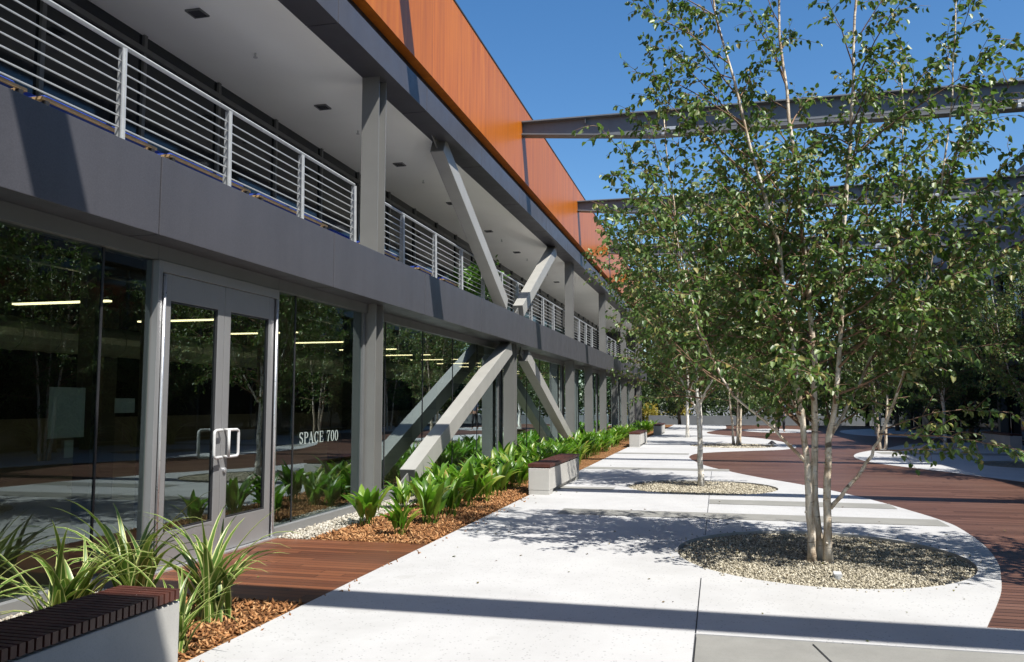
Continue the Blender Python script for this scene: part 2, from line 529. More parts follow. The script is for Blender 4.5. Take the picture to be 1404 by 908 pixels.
G1 = ellipse(0.90, 8.62, 1.33, 1.50, 96)
G2 = ellipse(-0.32, 15.02, 1.28, 1.32, 72)
G3 = ellipse(0.45, 29.8, 1.45, 1.6, 48)
G4 = ellipse(7.2, 22.2, 1.2, 1.4, 48)
blob_edge = catmull([(1.66, 6.12), (2.05, 7.17), (2.27, 7.9), (2.45, 8.6), (2.62, 9.63), (2.70, 10.83), (2.66, 11.5), (2.52, 12.3), (2.24, 13.55), (1.82, 14.88),
                     (1.35, 16.0), (0.79, 17.1), (0.24, 18.44), (-0.32, 20.1), (-0.69, 22.1), (-0.80, 23.5), (-0.64, 24.85), (-0.05, 25.8), (0.99, 26.75),
                     (2.0, 27.7), (2.5, 29.4), (2.38, 32.5), (1.74, 36), (0.6, 38.5), (-0.3, 40.5), (-0.6, 43), (-0.2, 46), (0.4, 50), (0.4, 58)], 5)
outer = [(-2.94, -6), (-0.17, -6), (-0.17, 5.52), (10.2, 5.62), (10.2, 6.12)] + blob_edge + [(-2.94, 58)]
sheet('plaza_paving', outer, [G1, G2, G3], 0.0, M['terrazzo'], 0.06)
right_edge = catmull([(10.2, 13.2), (8.4, 13.6), (6.9, 14.7), (5.9, 16.3), (5.2, 18.1), (4.6, 19.7), (3.95, 21.2), (3.58, 22.6), (3.55, 24.4), (4.05, 26.6), (5.2, 29.1), (6.6, 32.4), (8.4, 34), (10.2, 34.6)], 6)
sheet('side_paving', right_edge, [G4], 0.0, M['terrazzo'], 0.06)
sheet('side_paving', ellipse(3.0, 46.5, 1.8, 3.2), [], 0.0, M['terrazzo'], 0.05)
sheet('side_paving', catmull([(10.2, 6.6), (8.2, 7.2), (7.0, 8.6), (7.1, 10.2), (8.3, 11.3), (10.2, 11.7)], 6), [], 0.0, M['terrazzo'], 0.05)
sheet('side_paving', catmull([(10.2, 38), (8.2, 38.6), (6.4, 40.5), (5.9, 44), (6.5, 48), (8.4, 51), (10.2, 52)], 6), [], 0.0, M['terrazzo'], 0.05)
sheet('deck', [(-2.9, 6.0), (10.25, 6.0), (10.25, 58), (-2.9, 58)], [ellipse(0.90, 8.62, 1.36, 1.53, 48), ellipse(-0.32, 15.02, 1.32, 1.36, 48), ellipse(0.45, 29.8, 1.5, 1.65, 48), ellipse(7.2, 22.2, 1.25, 1.45, 48)], -0.006, M['deck'])
sheet('concrete_apron', [(-0.163, -6), (10.2, -6), (10.2, 5.60), (-0.163, 5.513)], [], -0.003, M['grey_band'])
mb = MB(); mb.box(1.05, 1.056, -6, 5.52, -0.05, 0.0)
# inlaid grey bands and saw joints (4 mm sheets on the paving)
def band(x0, x1, y0, y1):
    sheet('paving_band', [(x0, y0), (x1, y0), (x1, y1), (x0, y1)], [], 0.004, M['grey_band'])
band(-2.1, 2.62, 10.92, 11.5)
band(-0.16, 2.36, 12.52, 13.1)
band(-2.94, -1.75, 14.1, 14.5)
band(-2.94, 0.2, 18.5, 19.1)
band(-2.94, -0.85, 24.2, 24.8)
band(4.5, 10.2, 25.8, 26.9)
for (x0, x1, y0, y1) in [(-0.174, -0.166, 5.52, 7.235), (-0.174, -0.166, 9.56 + 0.0, 13.705), (-0.174, -0.166, -6, 5.50), (-0.174, -0.166, 16.32, 18.4), (-2.9, -0.19, 21.5, 21.512)]:
    sheet('paving_joint', [(x0, y0), (x1, y0), (x1, y1), (x0, y1)], [], 0.0025, M['dark'])
sheet('paving_joint', [(0.52, 5.45), (0.86, 3.6), (0.868, 3.6), (0.528, 5.45)], [], 0.0025, M['dark'])
sheet('ground', [(-260, -200), (260, -200), (260, 420), (-260, 420)], [], -0.09, M['ground'])
# planting strip and entrance deck along the glass wall
sheet('mulch_bed', [(-4.32, -6), (-2.945, -6), (-2.945, 5.68), (-4.32, 5.68)], [], -0.012, M['mulch'])
sheet('mulch_bed', [(-4.32, 8.28), (-2.945, 8.28), (-2.945, 58), (-4.32, 58)], [], -0.012, M['mulch'])
sheet('entry_deck', [(-4.74, 5.684), (-2.945, 5.684), (-2.945, 8.276), (-4.74, 8.276)], [], -0.002, M['entry_deck'], 0.05)
sheet('pebble_strip', [(-4.74, -6), (-4.325, -6), (-4.325, 5.68), (-4.74, 5.68)], [], -0.01, M['pebble'])
sheet('pebble_strip', [(-4.74, 8.28), (-4.325, 8.28), (-4.325, 58), (-4.96, 58), (-4.96, 10.91), (-4.74, 10.91)], [], -0.01, M['pebble'])
for nm, (cx, cy, rx, ry) in (('a', (0.90, 8.62, 1.36, 1.53)), ('b', (-0.32, 15.02, 1.31, 1.35)), ('c', (0.45, 29.8, 1.48, 1.63)), ('d', (7.2, 22.2, 1.23, 1.43))):
    sheet('gravel_bed', ellipse(cx, cy, rx, ry, 48), [], -0.04, M['gravel'])

OCT = np.array([(1, 0, 0), (-1, 0, 0), (0, 1, 0), (0, -1, 0), (0, 0, 1), (0, 0, -1)], float)
OCF = np.array([(0, 2, 4), (2, 1, 4), (1, 3, 4), (3, 0, 4), (2, 0, 5), (1, 2, 5), (3, 1, 5), (0, 3, 5)])
def rand_rot(n):
    q = rng.normal(size=(n, 4)); q /= np.linalg.norm(q, axis=1)[:, None]
    w, x, y, z = q.T
    return np.stack([np.stack([1 - 2 * (y * y + z * z), 2 * (x * y - z * w), 2 * (x * z + y * w)], 1),
                     np.stack([2 * (x * y + z * w), 1 - 2 * (x * x + z * z), 2 * (y * z - x * w)], 1),
                     np.stack([2 * (x * z - y * w), 2 * (y * z + x * w), 1 - 2 * (x * x + y * y)], 1)], 1)
def scatter_stones(name, pos, size, mat, aspect=(1, 0.8, 0.65)):
    n = len(pos)
    s = size * rng.uniform(0.6, 1.3, n)
    v = OCT[None] * np.array(aspect)[None, None] * rng.uniform(0.75, 1.25, (n, 6, 1))
    v = np.einsum('nij,nkj->nki', rand_rot(n), v) * s[:, None, None] + pos[:, None]
    f = OCF[None] + (np.arange(n) * 6)[:, None, None]
    return tag(link_mesh(name, np_mesh(name, v.reshape(-1, 3), f.reshape(-1, 3)), mat), kind='stuff')
def in_ellipse(n, cx, cy, rx, ry, z):
    a = rng.uniform(0, 2 * math.pi, n); r = np.sqrt(rng.uniform(0, 1, n))
    return np.stack([cx + rx * r * np.cos(a), cy + ry * r * np.sin(a), z + rng.uniform(-0.008, 0.008, n)], 1)
tag(scatter_stones('gravel', in_ellipse(24000, 0.90, 8.62, 1.31, 1.48, -0.032), 0.0125, M['stones']), 'loose tan gravel filling the oval tree pit under the multi-stemmed birch', 'gravel')
tag(scatter_stones('gravel', in_ellipse(7000, -0.32, 15.02, 1.25, 1.29, -0.028), 0.018, M['stones']), 'loose tan gravel filling the round tree pit under the white-trunked birch', 'gravel')
tag(scatter_stones('gravel', in_ellipse(2500, 0.45, 29.8, 1.42, 1.57, -0.026), 0.03, M['stones']), 'loose tan gravel filling the distant tree pit beside the far deck', 'gravel')
def strip_pts(n, x0, x1, y0, y1, z):
    return np.stack([rng.uniform(x0, x1, n), rng.uniform(y0, y1, n), z + rng.uniform(-0.006, 0.01, n)], 1)
tag(scatter_stones('pebbles', np.concatenate([strip_pts(2600, -4.70, -4.30, 1.5, 5.66, 0.0), strip_pts(3600, -4.72, -4.27, 8.3, 15, 0.0)]), 0.022, M['pale_stones']), 'pale cream pebbles in the narrow strip below the glass wall', 'pebbles')
tag(scatter_stones('bark_chips', np.concatenate([strip_pts(5200, -4.30, -2.97, 2.5, 5.66, 0.0), strip_pts(9500, -4.28, -2.97, 8.3, 17.5, 0.0)]), 0.026, M['chips'], (1.3, 0.45, 0.25)), 'orange-brown bark chips covering the planting strip beside the paving', 'bark mulch')

an = rng.uniform(0, 2 * math.pi, 90); ar = rng.uniform(1.0, 1.0, 90) + np.abs(rng.normal(size=90)) * 0.05
tag(scatter_stones('gravel', np.stack([0.90 + 1.34 * ar * np.cos(an), 8.62 + 1.51 * ar * np.sin(an), np.full(90, 0.004)], 1), 0.010, M['stones']), 'stray gravel stones kicked onto the paving around the nearest tree pit', 'gravel')
tag(scatter_stones('bark_chips', np.stack([-2.93 + np.abs(rng.normal(size=120)) * 0.07, rng.uniform(2.5, 17, 120), np.full(120, 0.004)], 1), 0.018, M['chips'], (1.3, 0.45, 0.25)), 'stray bark chips lying on the paving edge beside the planting strip', 'bark mulch')

# ------------------------------------------------------------------ the left building
XF, XG, XS = -4.43, -4.76, -4.98            # fascia face, entrance glass, set-back glass beyond the first column
Y0, Y1 = -6.0, 54.0
COLS = [2.75 + 8.1 * k for k in range(0, 7)]         # 2.75, 10.85, 18.95, 27.05 ...
bld = thing('office_building', (XG, 0, 0), 'two-storey office building with glass ground floor, balcony and orange timber parapet', 'building')

def joints(y_first=5.84, pitch=3.2):
    ys = []; y = y_first - 4 * pitch
    while y < Y1: ys.append(y); y += pitch
    return [v for v in ys if v > Y0]
def panel_run(name, prof, mat, gap=0.016):
    """extrude an XZ profile along Y with open joints"""
    mb = MB(); ys = [Y0] + joints() + [Y1]
    for a, b in zip(ys[:-1], ys[1:]):
        mb.prism(prof, 1, a + gap / 2, b - gap / 2)
    return mb.build(name, mat, bld, bevel=0.004)
panel_run('lower_fascia', [(XF, 2.83), (XF, 3.49), (-4.60, 3.49), (-4.60, 2.95), (-4.765, 2.95), (-4.765, 2.83)], M['fascia'])
panel_run('upper_fascia', [(XF, 6.10), (XF, 6.50), (-4.86, 6.50), (-4.86, 6.10)], M['fascia'])
mb = MB(); mb.box(-4.615, -13.5, Y0, Y1, 2.96, 3.42); mb.build('floor_slab', M['concrete_slab'], bld)
mb = MB(); mb.box(-4.52, -4.60, Y0, Y1, 2.90, 3.46); mb.build('joint_backing', M['dark'], bld)
mb = MB(); mb.box(-4.862, -7.3, Y0, Y1, 6.105, 6.30); mb.build('balcony_ceiling', M['ceiling'], bld)
mb = MB(); mb.box(-4.60, -4.80, Y0, Y1, 6.505, 6.77); mb.build('shadow_gap', M['dark'], bld)
mb = MB()
mb.box(XF, -4.60, Y0, Y1, 6.77, 8.60); mb.build('timber_parapet', M['timber'], bld)
mb = MB(); mb.box(XF + 0.012, -4.66, Y0, Y1, 8.603, 8.635); mb.build('parapet_cap', M['dark'], bld)
mb = MB(); mb.box(-4.81, -14, Y0, Y1, 6.31, 6.75); mb.build('roof', M['concrete_slab'], bld)
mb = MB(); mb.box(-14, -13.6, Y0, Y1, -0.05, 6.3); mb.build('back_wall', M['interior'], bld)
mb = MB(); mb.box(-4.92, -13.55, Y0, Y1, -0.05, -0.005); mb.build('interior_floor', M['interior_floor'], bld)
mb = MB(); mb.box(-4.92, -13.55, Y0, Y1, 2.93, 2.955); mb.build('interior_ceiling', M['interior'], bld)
mb = MB()
mb.box(-4.8, -13.9, Y1, Y1 + 0.3, -0.05, 6.75); mb.build('end_wall', M['fascia'], bld)
mb = MB(); mb.box(-4.8, -13.9, Y0 - 0.3, Y0, -0.05, 6.75); mb.build('end_wall', M['fascia'], bld)

# balcony rear glazing: dark panes in frames
mb = MB(); mb.box(-6.99, -7.05, Y0, Y1, 3.42, 6.10); mb.build('balcony_glazing', M['spandrel'], bld)
mb = MB()
y = Y0 + 0.2
while y < Y1:
    mb.box(-6.95, -6.988, y - 0.03, y + 0.03, 3.43, 6.10); y += 1.62
mb.box(-6.94, -6.988, Y0, Y1, 5.86, 5.93); mb.box(-6.94, -6.988, Y0, Y1, 3.43, 3.52)
mb.build('balcony_frame', M['frame'], bld)

# columns: wide-flange steel, flanges facing along the wall
def column(yc, z0, z1, name='column'):
    mb = MB()
    mb.box(-4.60, -4.86, yc - 0.135, yc - 0.117, z0, z1)
    mb.box(-4.60, -4.86, yc + 0.117, yc + 0.135, z0, z1)
    mb.box(-4.72, -4.735, yc - 0.117, yc + 0.117, z0, z1)
    if z0 < 1:
        mb.box(-4.56, -4.90, yc - 0.18, yc + 0.18, z0, z0 + 0.03)
    return mb.build(name, M['steel'], bld)
for k, yc in enumerate(COLS):
    column(yc, -0.02, 2.83)
    if k != 2: column(yc, 3.43, 6.10)
for yc in (31.1, 39.2, 47.3): column(yc, -0.02, 2.83)

# V braces: box sections with end gussets
def brace(p, q, hw=0.125, hd=0.15):
    p, q = Vector(p), Vector(q)
    d = (q - p).normalized(); ux = Vector((1, 0, 0)); n = ux.cross(d)
    mb = MB(); mb.obox((p + q) / 2, ux, n, d, hw, hd, (q - p).length / 2)
    o = mb.build('brace', M['brace'], bld, bevel=0.006)
    for e, s in ((p, -1), (q, 1)):
        g = MB(); c = e + d * s * 0.17
        g.obox(c, ux, n, d, 0.012, 0.09, 0.17)
        g.obox(e + d * s * 0.008, ux, n, d, hw * 0.98, hd * 0.98, 0.006)
        for a in (-0.05, 0.05):
            g.tube([c + n * a + ux * -0.03, c + n * a + ux * 0.03], 0.016, 6)
        gg = g.build('gusset', M['steel'], o)
    return o
XB = -4.66
brace((XB, 12.20, 0.30), (XB, 18.32, 2.70))
brace((XB, 20.02, 2.62), (XB, 26.75, 0.16))
brace((-4.745, 13.72, 6.02), (-4.745, 18.25, 3.70))
brace((-4.745, 24.25, 6.02), (-4.745, 19.85, 3.72))

# ground-floor glazing
def pane(y0, y1, xg=XG):
    f = MB()
    f.box(xg - 0.002, xg - 0.023, y0 - 0.009, y0 + 0.009, 0.10, 2.70)
    fo = f.build('window', M['black'], bld)
    m = MB(); m.box(xg - 0.04, xg - 0.19, y0 - 0.026, y0 + 0.026, 0.10, 2.70); m.build('mullion', M['door'], fo)
    g = MB(); g.add([(xg - 0.01, y0 + 0.009, 0.10), (xg - 0.01, y1 - 0.009, 0.10), (xg - 0.01, y1 - 0.009, 2.70), (xg - 0.01, y0 + 0.009, 2.70)], [(0, 1, 2, 3)])
    g.build('pane', M['glass'], fo)
    return fo
DOOR0, DOOR1 = 6.28, 8.22
spans = []
y = -4.2
grid = [-5.9, -4.3, -2.7, -1.1, 0.5, 2.56]
for a, b in zip(grid[:-1], grid[1:]): spans.append((a, b))
spans += [(2.94, 4.05), (4.05, 5.62), (5.62, 6.22), (8.28, 8.76), (8.76, 10.62)]
for k in range(1, 6):
    a, b = COLS[k] + 0.2, COLS[k + 1] - 0.2
    ys = [a, a + 0.95] + [a + 0.95 + (b - a - 0.95) * i / 4 for i in range(1, 5)]
    spans += list(zip(ys[:-1], ys[1:]))
for a, b in spans: pane(a, b, XG if b < 10.8 else XS)
mb = MB()
mb.box(-4.715, -4.90, Y0, DOOR0 - 0.06, 2.703, 2.828); mb.box(-4.715, -4.90, DOOR0 - 0.055, DOOR1 + 0.055, 2.70, 2.828); mb.box(-4.715, -4.90, DOOR1 + 0.06, 10.90, 2.703, 2.828)
mb.build('window_head', M['frame'], bld)
mb = MB(); mb.box(XS + 0.045, XS - 0.14, 10.905, Y1, 2.703, 2.828); mb.build('window_head', M['frame'], bld)
mb = MB(); mb.box(-4.768, XS - 0.15, 10.905, Y1, 2.832, 2.928); mb.build('soffit', M['fascia'], bld)
mb = MB()
for a, b in ((Y0, DOOR0 - 0.06), (DOOR1 + 0.06, 10.90)):
    mb.box(-4.70, -4.93, a, b, -0.03, 0.098)
mb.build('window_sill', M['door'], bld)
mb = MB(); mb.box(XS + 0.06, XS - 0.17, 10.905, Y1, -0.03, 0.098); mb.build('window_sill', M['door'], bld)
for yc in COLS:
    mb = MB(); xl = XG if yc < 11 else XS; xr_ = XG if yc < 10 else XS
    mb.box(xl + 0.018, XS - 0.06, yc - 0.230, yc - 0.17, 0.099, 2.702); mb.box(xr_ + 0.018, XS - 0.06, yc + 0.17, yc + 0.230, 0.099, 2.702)
    mb.box(XS - 0.02, XS - 0.055, yc - 0.169, yc + 0.169, 0.1, 2.701)
    mb.build('column_reveal', M['frame'], bld)

# double entrance door
mb = MB()
mb.box(-4.705, -4.87, DOOR0 - 0.055, DOOR0, -0.02, 2.698); mb.box(-4.705, -4.87, DOOR1, DOOR1 + 0.055, -0.02, 2.698)
mb.box(-4.705, -4.87, DOOR0, DOOR1, 2.60, 2.698)
df = mb.build('door_frame', M['door'], bld, bevel=0.003)
for yy in (DOOR0 + 0.012, DOOR1 - 0.012):
    h = MB(); h.tube([(-4.692, yy, 0.02), (-4.692, yy, 2.58)], 0.014, 8)
    h.build('hinge', M['alu'], df, smooth=True)
h = MB(); h.box(-4.66, -4.86, DOOR0 - 0.05, DOOR1 + 0.05, -0.012, 0.014); h.build('threshold', M['alu'], df)
ym = (DOOR0 + DOOR1) / 2
for s, (a, b) in ((1, (DOOR0 + 0.03, ym - 0.004)), (-1, (ym + 0.004, DOOR1 - 0.03))):
    mb = MB(); st = 0.105
    mb.box(-4.715, -4.765, a, a + st, 0.02, 2.595); mb.box(-4.715, -4.765, b - st, b, 0.02, 2.595)
    mb.box(-4.715, -4.765, a + st, b - st, 2.36, 2.595); mb.box(-4.715, -4.765, a + st, b - st, 0.02, 0.33)
    d = mb.build('door', M['door'], bld, bevel=0.003)
    g = MB(); g.add([(-4.74, a + st, 0.33), (-4.74, b - st, 0.33), (-4.74, b - st, 2.36), (-4.74, a + st, 2.36)], [(0, 1, 2, 3)])
    g.build('pane', M['glass'], d)
    bz = MB()
    for (ya, yb, za, zb) in ((a + st, b - st, 0.33, 0.345), (a + st, b - st, 2.345, 2.36), (a + st, a + st + 0.012, 0.345, 2.345), (b - st - 0.012, b - st, 0.345, 2.345)):
        bz.box(-4.722, -4.758, ya, yb, za, zb)
    bz.build('glazing_bead', M['black'], d)
    yh = ym - 0.055 if s == 1 else ym + 0.055
    e = -0.15 if s == 1 else 0.15                     # D pull projects sideways over the glass
    hp = MB()
    pts = [(-4.715, yh, 1.21), (-4.655, yh, 1.21)] if False else None
    c = []
    za, zb = 0.93, 1.19
    off = -0.03 if s == 1 else 0.03
    loop = [(-4.715, yh, zb), (-4.67, yh, zb), (-4.66, yh + e * 0.1, zb), (-4.655, yh + e * 0.8, zb), (-4.655, yh + e * 0.97, zb - 0.012), (-4.655, yh + e, zb - 0.035),
            (-4.655, yh + e, za + 0.035), (-4.655, yh + e * 0.97, za + 0.012), (-4.655, yh + e * 0.8, za), (-4.66, yh + e * 0.1, za), (-4.67, yh, za), (-4.715, yh, za)]
    hp.tube(loop, 0.0145, 8)
    if s == -1: hp.tube([(-4.665, yh, za), (-4.665, yh, zb)], 0.0145, 8)
    hp.build('handle', M['white_metal'], d, smooth=True)
    if s == -1:
        lk = MB(); lk.tube([(-4.714, yh + 0.0, 0.80), (-4.695, yh, 0.80)], 0.024, 12); lk.tube([(-4.695, yh, 0.80), (-4.69, yh, 0.80)], 0.012, 8)
        lk.build('lock', M['alu'], d)

# balcony railings
def railing(y0, y1, posts):
    xr = -4.95
    mb = MB()
    mb.tube([(xr, y0, 4.535), (xr, y1, 4.535)], 0.021, 8)
    for i in range(10):
        z = 3.52 + 0.0975 * i
        mb.tube([(xr, y0, z), (xr, y1, z)], 0.0085, 6)
    r = mb.build('railing', M['galv'], bld)
    for yp in posts:
        p = MB()
        p.prism([(xr + 0.055, 3.43), (xr + 0.04, 4.514), (xr - 0.035, 4.514), (xr - 0.045, 3.43)], 1, yp - 0.008, yp + 0.008)
        p.prism([(xr + 0.045, 3.43), (xr + 0.03, 4.512), (xr + 0.02, 4.512), (xr + 0.03, 3.43)], 1, yp - 0.03, yp - 0.0085)
        p.build('post', M['galv'], r)
railing(2.95, 10.69, [10.68, 9.15, 7.57, 5.96, 4.38])
railing(11.02, 26.9, [12.55 + 1.6 * i for i in range(9)])
railing(27.2, 34.9, [28.7 + 1.6 * i for i in range(4)])
railing(35.3, 43.1, [36.7 + 1.6 * i for i in range(4)])
railing(43.5, 53.5, [45 + 1.6 * i for i in range(5)])
railing(-5, 2.55, [0.95, -0.6, -2.2])

# ducts and structure seen behind the glass
mb = MB()
for y in np.arange(-5.5, 53, 0.6):
    mb.tube([(-8.3, y, 2.30), (-8.3, y + 0.57, 2.30)], 0.20, 14); mb.tube([(-8.3, y + 0.57, 2.30), (-8.3, y + 0.6, 2.30)], 0.212, 14)
mb.build('duct', M['duct'], bld, smooth=False)
mb = MB()
for x, z in ((-6.2, 2.78), (-10.2, 2.7)):
    mb.tube([(x, Y0 + 0.2, z), (x, Y1 - 0.2, z)], 0.022, 6)
mb.build('conduit', M['alu'], bld)
mb = MB()
for k, yc in enumerate(COLS):
    mb.box(-9.0, -9.3, yc - 0.15, yc + 0.15, -0.004, 2.92)
mb.build('interior_column', M['steel'], bld)
mb = MB()
mb.box(-12.9, -13.0, Y0 + 1, Y1 - 1, 0.0, 1.15); mb.build('interior_partition', M['concrete_slab'], bld)

# ------------------------------------------------------------------ lettering on the glass
def glyphs():
    """serif capitals: list of strokes (polyline, widths) in a unit-height box, and advance"""
    T, t = 0.125, 0.05
    def arc(cx, cy, rx, ry, a0, a1, w0, w1, n=14):
        pts, ws = [], []
        for i in range(n + 1):
            a = math.radians(a0 + (a1 - a0) * i / n)
            pts.append((cx + rx * math.cos(a), cy + ry * math.sin(a)))
            ws.append(w0 + (w1 - w0) * abs(math.cos(a)))
        return pts, ws
    G = {}
    G['S'] = ([arc(0.27, 0.73, 0.19, 0.235, 20, 180, t, T), ([(0.08, 0.73), (0.12, 0.60), (0.27, 0.51), (0.42, 0.42), (0.46, 0.27)], [T * .9, T, T, T, T]), arc(0.27, 0.27, 0.19, 0.235, 0, -160, t, T),
               ([(0.455, 0.98), (0.455, 0.74)], [t, t]), ([(0.08, 0.02), (0.08, 0.28)], [t, t])], 0.56)
    G['P'] = ([([(0.16, 0), (0.16, 1)], [T, T]), ([(0.02, 0.025), (0.34, 0.025)], [t, t]), ([(0.02, 0.975), (0.3, 0.975)], [t, t]),
               arc(0.28, 0.735, 0.24, 0.24, 90, -90, t, T), ([(0.28, 0.495), (0.16, 0.495)], [t, t])], 0.58)
    G['A'] = ([([(0.10, 0), (0.36, 1)], [t, t]), ([(0.34, 1), (0.60, 0)], [T, T]), ([(0.18, 0.33), (0.5, 0.33)], [t, t]), ([(0.0, 0.025), (0.22, 0.025)], [t, t]), ([(0.46, 0.025), (0.74, 0.025)], [t, t])], 0.74)
    G['C'] = ([arc(0.33, 0.5, 0.25, 0.47, 40, 320, t, T), ([(0.56, 0.98), (0.56, 0.68)], [t, t]), ([(0.56, 0.02), (0.56, 0.22)], [t * .6, t * .6])], 0.66)
    G['E'] = ([([(0.16, 0), (0.16, 1)], [T, T]), ([(0.02, 0.025), (0.55, 0.025)], [t, t]), ([(0.02, 0.975), (0.53, 0.975)], [t, t]), ([(0.16, 0.51), (0.40, 0.51)], [t, t]),
               ([(0.53, 0.99), (0.53, 0.72)], [t, t]), ([(0.555, 0.0), (0.555, 0.27)], [t, t]), ([(0.40, 0.62), (0.40, 0.40)], [t, t])], 0.64)
    G['7'] = ([([(0.05, 0.96), (0.50, 0.96)], [T * .7, T * .7]), ([(0.49, 0.96), (0.28, 0.5), (0.22, 0.0)], [t, T * .8, T * 1.1]), ([(0.06, 1.0), (0.06, 0.74)], [t, t])], 0.55)
    G['0'] = ([arc(0.28, 0.5, 0.20, 0.47, 0, 360, t, T, 28)], 0.56)
    G[' '] = ([], 0.34)
    return G
def lettering(text, y_start, z0, height, x):
    mb = MB(); cur = 0.0; GL = glyphs()
    for ch in text:
        strokes, adv = GL[ch]
        for si, (pts, ws) in enumerate(strokes):
            n = len(pts); L = []; Rr = []
            for i in range(n):
                ax = Vector(pts[min(i + 1, n - 1)]) - Vector(pts[max(i - 1, 0)])
                if ax.length < 1e-9: ax = Vector((0, 1))
                nrm = Vector((-ax.y, ax.x)).normalized()
                L.append(Vector(pts[i]) + nrm * ws[i] / 2); Rr.append(Vector(pts[i]) - nrm * ws[i] / 2)
            q = [(x + 0.0004 * si, y_start + (cur + p.x) * height * 0.92, z0 + p.y * height) for p in L + Rr]
            mb.add(q, [(i, i + 1, n + i + 1, n + i) for i in range(n - 1)])
        cur += adv + 0.07
    return mb, cur * height * 0.92
mb, wd = lettering('SPACE 700', 0, 0, 1.0, 0)
hgt = 0.135
sc_w = 1.04 / (wd * hgt)
mb, _ = lettering('SPACE 700', 0, 0, 1.0, 0)
mb.v = [(XG + 0.004 + p[0], 8.89 + p[1] * hgt * sc_w, 0.975 + p[2] * hgt) for p in mb.v]
tag(mb.build('window_lettering', M['white_text'], origin=(XG, 8.9, 0.975)), 'white serif suite lettering on the glass right of the double door', 'lettering')

# ------------------------------------------------------------------ roof beams spanning the court
def roof_beam(yc, label, xe=10.2, fittings=True):
    b = thing('roof_beam', (XF, yc, 7.8), label, 'beam', 'steel roof beams spanning the courtyard')
    zt = 8.17; xs = [XF + 0.004, -1.3, xe - 0.02]; zb = [7.84, 7.58, 7.56]
    mb = MB()
    bw = 0.15
    mb.box(XF + 0.004, xe - 0.02, yc - bw, yc + bw, zt - 0.03, zt)
    for i in range(2):
        x0, x1 = xs[i], xs[i + 1]
        mb.prism([(x0, zb[i] + 0.03), (x1, zb[i + 1] + 0.03), (x1, zt - 0.03), (x0, zt - 0.03)], 1, yc - 0.01, yc + 0.01)
        mb.prism([(x0, zb[i]), (x1, zb[i + 1]), (x1, zb[i + 1] + 0.028), (x0, zb[i] + 0.028)], 1, yc - bw, yc + bw)
    mb.build('girder', M['beam_steel'], b)
    for x in (-2.9, 0.35, 3.6, 6.7):
        s = MB(); zz = 7.58 if x > -1.3 else 7.70
        s.box(x - 0.006, x + 0.006, yc - bw + 0.02, yc - 0.0105, zt - 0.16, zt - 0.031)
        s.build('stiffener', M['beam_steel'], b)
    if fittings:
        p = MB(); p.tube([(-1.0, yc - 0.07, 7.70), (xe - 0.4, yc - 0.07, 7.70)], 0.022, 6); p.build('conduit', M['beam_steel'], b)
        for x in (-1.05, 6.25):
            l = MB(); l.box(x - 0.09, x + 0.32, yc - 0.19, yc - 0.10, 7.66, 7.74); l.box(x - 0.09, x - 0.02, yc - 0.19, yc - 0.11, 7.56, 7.659)
            l.build('floodlight', M['galv'], b, bevel=0.01)
    return b
roof_beam(2.9, 'steel roof beam above the viewer that throws the shadow band across the paving')
roof_beam(11.0, 'steel roof beam overhead whose shadow crosses the grey bands', )
roof_beam(19.0, 'deep tapered steel roof beam crossing the sky, highest in the view')
roof_beam(27.1, 'steel roof beam crossing behind the birch, second from the top')
roof_beam(35.2, 'thin-looking steel roof beam half hidden in leaves, third from the top')
roof_beam(43.3, 'small far steel roof beam behind the crowns', fittings=False)
# unseen slab added overhead, out of view, to cast shade on the near bench
br = thing('added_shade_slab', (XF, -2, 7.5), 'unseen flat slab added overhead to shade the near bench', 'shade caster')
mb = MB(); mb.box(XF + 0.05, 10.1, -5.0, 1.02, 7.3, 7.7); mb.build('shade_slab_panel', M['fascia'], br)
mb = MB(); mb.box(XF + 0.05, 10.1, 0.6, 0.75, 6.9, 7.298); mb.build('shade_slab_edge', M['beam_steel'], br)

# ------------------------------------------------------------------ right building (shaded side)
XR = 10.2
rb = thing('office_building', (XR, 20, 0), 'purple-grey clad office building in shade behind the trees', 'building')
mb = MB()
ys = list(np.arange(-6, 56.1, 3.1))
for a, b in zip(ys[:-1], ys[1:]): mb.box(XR, XR + 0.2, a + 0.006, b - 0.006, 7.0, 9.5)
mb.build('wall_panel', M['purple'], rb)
mb = MB(); mb.box(XR + 0.21, XR + 9, -6, 56, 6.6, 9.4); mb.build('roof', M['concrete_slab'], rb)
mb = MB(); mb.box(XR + 0.05, XR + 9, -6, 56, 2.83, 3.45); mb.build('lower_fascia', M['fascia'], rb)
mb = MB(); mb.box(XR + 0.05, XR + 0.4, -6, 56, 6.2, 6.58); mb.build('upper_fascia', M['fascia'], rb)
mb = MB(); mb.box(XR + 1.2, XR + 1.4, -6, 56, -0.05, 2.82); mb.box(XR + 1.2, XR + 1.4, -6, 56, 3.46, 6.59); mb.build('rear_wall', M['interior'], rb)
